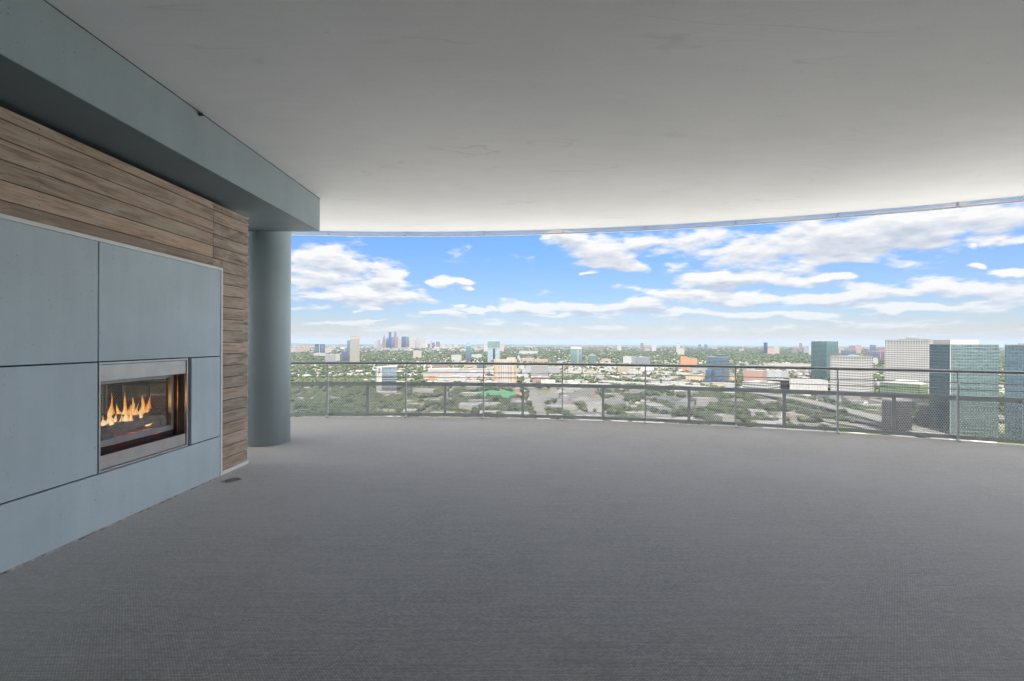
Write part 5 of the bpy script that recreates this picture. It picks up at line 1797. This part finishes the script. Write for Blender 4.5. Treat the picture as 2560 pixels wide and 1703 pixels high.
while len(HOUSES) < 260 and tries < 20000:
    tries += 1
    px, py = rh.uniform(660, 2200), 884 + 120 * rh.random() ** 1.6
    if py > 950 and (px < 1000 and rh.random() < 0.6 or px > 1700): continue
    if 1700 < px and py > 940: continue
    X, Y = GP(px, py)
    if occupied(X, Y, 12): continue
    if any((X - a) ** 2 + (Y - b) ** 2 < 20 ** 2 for a, b in HOUSES): continue
    HOUSES.append((X, Y))
    k = rh.choices(range(5), (3, 3, 3, 2, 1))[0]
    if hused[k]: o = copy_tree(hp[k])
    else: o = hp[k]; hused[k] = True
    s = rh.uniform(0.85, 1.35)
    o.scale = (s, s, rh.uniform(0.9, 1.2))
    o.location = (X, Y, gz(hypot(X, Y)) - 0.2); o.rotation_euler = (0, 0, rh.choice((0, pi / 2)) + rh.uniform(-0.15, 0.15))

# low commercial roofs: individual, with wall, roof and roof units
rl = random.Random(5)
LC = []
tries = 0
lots = [('white', 'plain_white'), ('grey', 'plain_grey'), ('tan', 'grid_cream'), ('white', 'fin_white'), ('white', 'grid_white')]
while len(LC) < 280 and tries < 16000:
    tries += 1
    if rl.random() < 0.75: px, py = rl.uniform(960, 2500), rl.uniform(955, 1075)
    else: px, py = rl.uniform(1200, 2030), rl.uniform(898, 955)
    X, Y = GP(px, py)
    sz = rl.uniform(18, 52); dp = rl.uniform(16, 34)
    if occupied(X, Y + dp / 2, sz * 0.52): continue
    if any((X - a) ** 2 + (Y - b) ** 2 < (q + sz) ** 2 * 0.30 for a, b, q in LC): continue
    LC.append((X, Y, sz))
    rf, st = rl.choice(lots)
    h = rl.uniform(5, 12)
    az = atan2(X, Y)
    root = empty('low_hall', (X, Y, gz(hypot(X, Y)) - 0.2), rl.choice((0, 0, 0.25, -0.3)), 'low flat roofed hall with a ' + rf + ' roof in the streets below', 'low hall', 'flat halls with ' + rf + ' roofs below')
    MB().box(-sz / 2, sz / 2, 0, dp, 0, h).build('wall', S[st], root)
    MB().box(-sz / 2 - 0.3, sz / 2 + 0.3, -0.3, dp + 0.3, h + 0.003, h + 0.8).build('roof', ROOF[rf], root)
    for k in range(rl.choice((1, 2, 3))):
        a, b = rl.uniform(-sz * .4, sz * .3), rl.uniform(2, dp - 6)
        MB().box(a, a + rl.uniform(2, 5), b, b + rl.uniform(2, 4), h + 0.803, h + rl.uniform(1.6, 2.6)).build('roof_unit', S['plain_grey'], root)
    OCC.append((X, Y + dp / 2, sz * 0.42))

# individual trees, nearest ones: crown of many small clumps on a trunk
def crown_mesh(seed, nb=26):
    rg = np.random.default_rng(seed)
    V_, F_ = [], []
    base = 0
    for k in range(nb):
        u = rg.normal(size=3); u /= np.linalg.norm(u)
        rr = rg.uniform(0.25, 1.0) ** 0.5
        c = u * rr * np.array([4.2, 4.2, 2.6]) + np.array([0, 0, 7.2])
        s = rg.uniform(0.9, 1.9)
        v = I2[0] * (1 + rg.normal(0, 0.16, size=(len(I2[0]), 1))) * s * np.array([1, 1, 0.8]) + c
        V_.append(v); F_.append(I2[1] + base); base += len(v)
    return np.concatenate(V_), np.concatenate(F_)


tp = []
for i in range(6):
    root = empty('tree', (0, 0, 0), 0, 'round leafy tree growing between the streets far below', 'tree', 'nearest trees far below the terrace')
    V_, F_ = crown_mesh(40 + i)
    np_mesh('crown', V_, F_, M['leaf'], root)
    m = MB(); m.tube([(0, 0, -0.5), (0.1, 0, 3), (0.2, 0.1, 6.5)], [0.45, 0.32, 0.18], 7)
    m.tube([(0.1, 0, 3), (1.6, 0.8, 6)], [0.2, 0.1], 5); m.tube([(0.1, 0, 3.4), (-1.5, -0.6, 6.2)], [0.2, 0.1], 5)
    m.build('trunk', M['trunk'], root)
    tp.append(root)
tused = [False] * 6
rt = random.Random(77)
cnt = 0
NEAR = []
tries = 0
while cnt < 290 and tries < 9000:
    tries += 1
    px, py = rt.uniform(640, 2520), 1078 - 75 * rt.random() ** 1.2
    if rt.random() > green(px, py) + 0.15: continue
    X, Y = GP(px, py)
    if occupied(X, Y, 1.0): continue
    NEAR.append((X, Y))
    k = rt.randrange(6)
    if tused[k]: o = copy_tree(tp[k])
    else: o = tp[k]; tused[k] = True
    s = rt.uniform(0.8, 1.5)
    o.scale = (s, s, s * rt.uniform(0.85, 1.1)); o.location = (X, Y, gz(hypot(X, Y))); o.rotation_euler = (0, 0, rt.uniform(0, 6.28))
    cnt += 1

# the rest of the canopy: one mass
ry = np.random.default_rng(99)
PX, PY = [], []
N_T = 95000
px = ry.uniform(-150, 2740, N_T)
py = 862.5 + 190 * ry.uniform(0, 1, N_T) ** 1.25
keep = []
noise_ph = ry.uniform(0, 6.28, 8)
for i in range(N_T):
    X, Y = GP(px[i], py[i])
    g = green(px[i], py[i])
    # clumps and clearings
    q = sin(X * 0.011 + noise_ph[0]) * sin(Y * 0.006 + noise_ph[1]) + 0.6 * sin(X * 0.031 + Y * 0.009 + noise_ph[2]) * sin(Y * 0.017 + noise_ph[3])
    if ry.uniform() > g + 0.30 * q: continue
    r = hypot(X, Y)
    if r < 3800 and occupied(X, Y, 2.0): continue
    if any((X - a) ** 2 + (Y - b) ** 2 < 81 for a, b in (HOUSES if r < 2600 else ())) : continue
    keep.append((X, Y, r))
V_, F_ = [], []
base = 0
for X, Y, r in keep:
    sz = max(4.6, r * 0.0026) * ry.uniform(0.75, 1.35)
    nb = 4 if r < 1500 else (2 if r < 3000 else 1)
    zg = gz(r)
    for k in range(nb):
        off = ry.normal(0, 0.42, 3) * sz if nb > 1 else np.zeros(3)
        s = sz * (ry.uniform(0.5, 0.8) if nb > 1 else 1.0)
        hgt = min(s, 6.5)
        hh = min(sz * 0.8, 9)
        v = I1[0] * (1 + ry.normal(0, 0.17, size=(12, 1))) * np.array([s, s, hgt]) + np.array([X + off[0], Y + off[1], zg + hh + off[2] * 0.25])
        V_.append(v); F_.append(I1[1] + base); base += 12
o = np_mesh('city_tree_canopy', np.concatenate(V_), np.concatenate(F_), M['leaf'])
tag(o, 'mass of green tree crowns spreading across the city to the horizon', 'trees', kind='stuff')

# the rest of the far roofs: one mass
m_v, m_f = [[], [], []], [[], [], []]
bs = [0, 0, 0]
for i in range(9500):
    px_ = ry.uniform(640, 2560); py_ = 861.5 + 75 * ry.uniform(0, 1) ** 1.5
    X, Y = GP(px_, py_)
    r = hypot(X, Y)
    pale = py_ < 874 and px_ < 1230
    if px_ < 1050 and py_ > 884 and ry.uniform() < 0.6: continue
    if ry.uniform() < (0.0 if pale else 0.35): continue
    if 868 < py_ < 900 and px_ > 1720 and ry.uniform() < 0.75: continue
    if r < 3500 and occupied(X, Y, 8): continue
    w_ = max(9, r * 0.0022) * ry.uniform(0.6, 1.5); d_ = w_ * ry.uniform(0.5, 1.0); h_ = min(max(7.5, r * 0.0016) * ry.uniform(0.8, 1.4), 16)
    a = ry.choice([0, 0.15, -0.2]) + ry.uniform(-0.05, 0.05)
    z0_ = gz(r) - 1
    k = int(ry.choice([0, 1, 2], p=[0.45, 0.35, 0.20]))
    ca, sa = cos(a), sin(a)
    pts = np.array([(-w_, -d_, 0), (w_, -d_, 0), (w_, d_, 0), (-w_, d_, 0), (-w_, -d_, h_), (w_, -d_, h_), (w_, d_, h_), (-w_, d_, h_)]) * np.array([0.5, 0.5, 1])
    P_ = np.c_[X + pts[:, 0] * ca - pts[:, 1] * sa, Y + pts[:, 0] * sa + pts[:, 1] * ca, z0_ + pts[:, 2]]
    m_v[k].append(P_); m_f[k].append(np.array([(4, 5, 6, 7), (0, 1, 5, 4), (1, 2, 6, 5), (2, 3, 7, 6), (3, 0, 4, 7)]) + bs[k]); bs[k] += 8
for k, (nm, mt) in enumerate((('far_pale_roofs', ROOF['white']), ('far_tan_roofs', ROOF['tan']), ('far_grey_roofs', ROOF['grey']))):
    o = np_mesh(nm, np.concatenate(m_v[k]), np.concatenate(m_f[k]), mt)
    tag(o, 'countless ' + ('pale', 'tan', 'grey')[k] + ' roofs scattered through the far suburbs', 'roofs', kind='stuff')

# ------------------------------------------------------------------ haze
hz = MB().box(-60500, 60500, -60500, 60500, -560, 260)
mh = bpy.data.materials.new('haze_air'); mh.use_nodes = True
nh = NT(mh.node_tree)
oh = nh.new('ShaderNodeOutputMaterial')
pv = nh.new('ShaderNodeVolumePrincipled')
pv.inputs['Color'].default_value = (0.34, 0.42, 0.56, 1)
pv.inputs['Density'].default_value = 3.0e-5
pv.inputs['Anisotropy'].default_value = 0.0
nh.link(pv.outputs[0], oh.inputs['Volume'])
tag(hz.build('haze', mh), 'pale haze over the whole city', 'haze', kind='stuff')
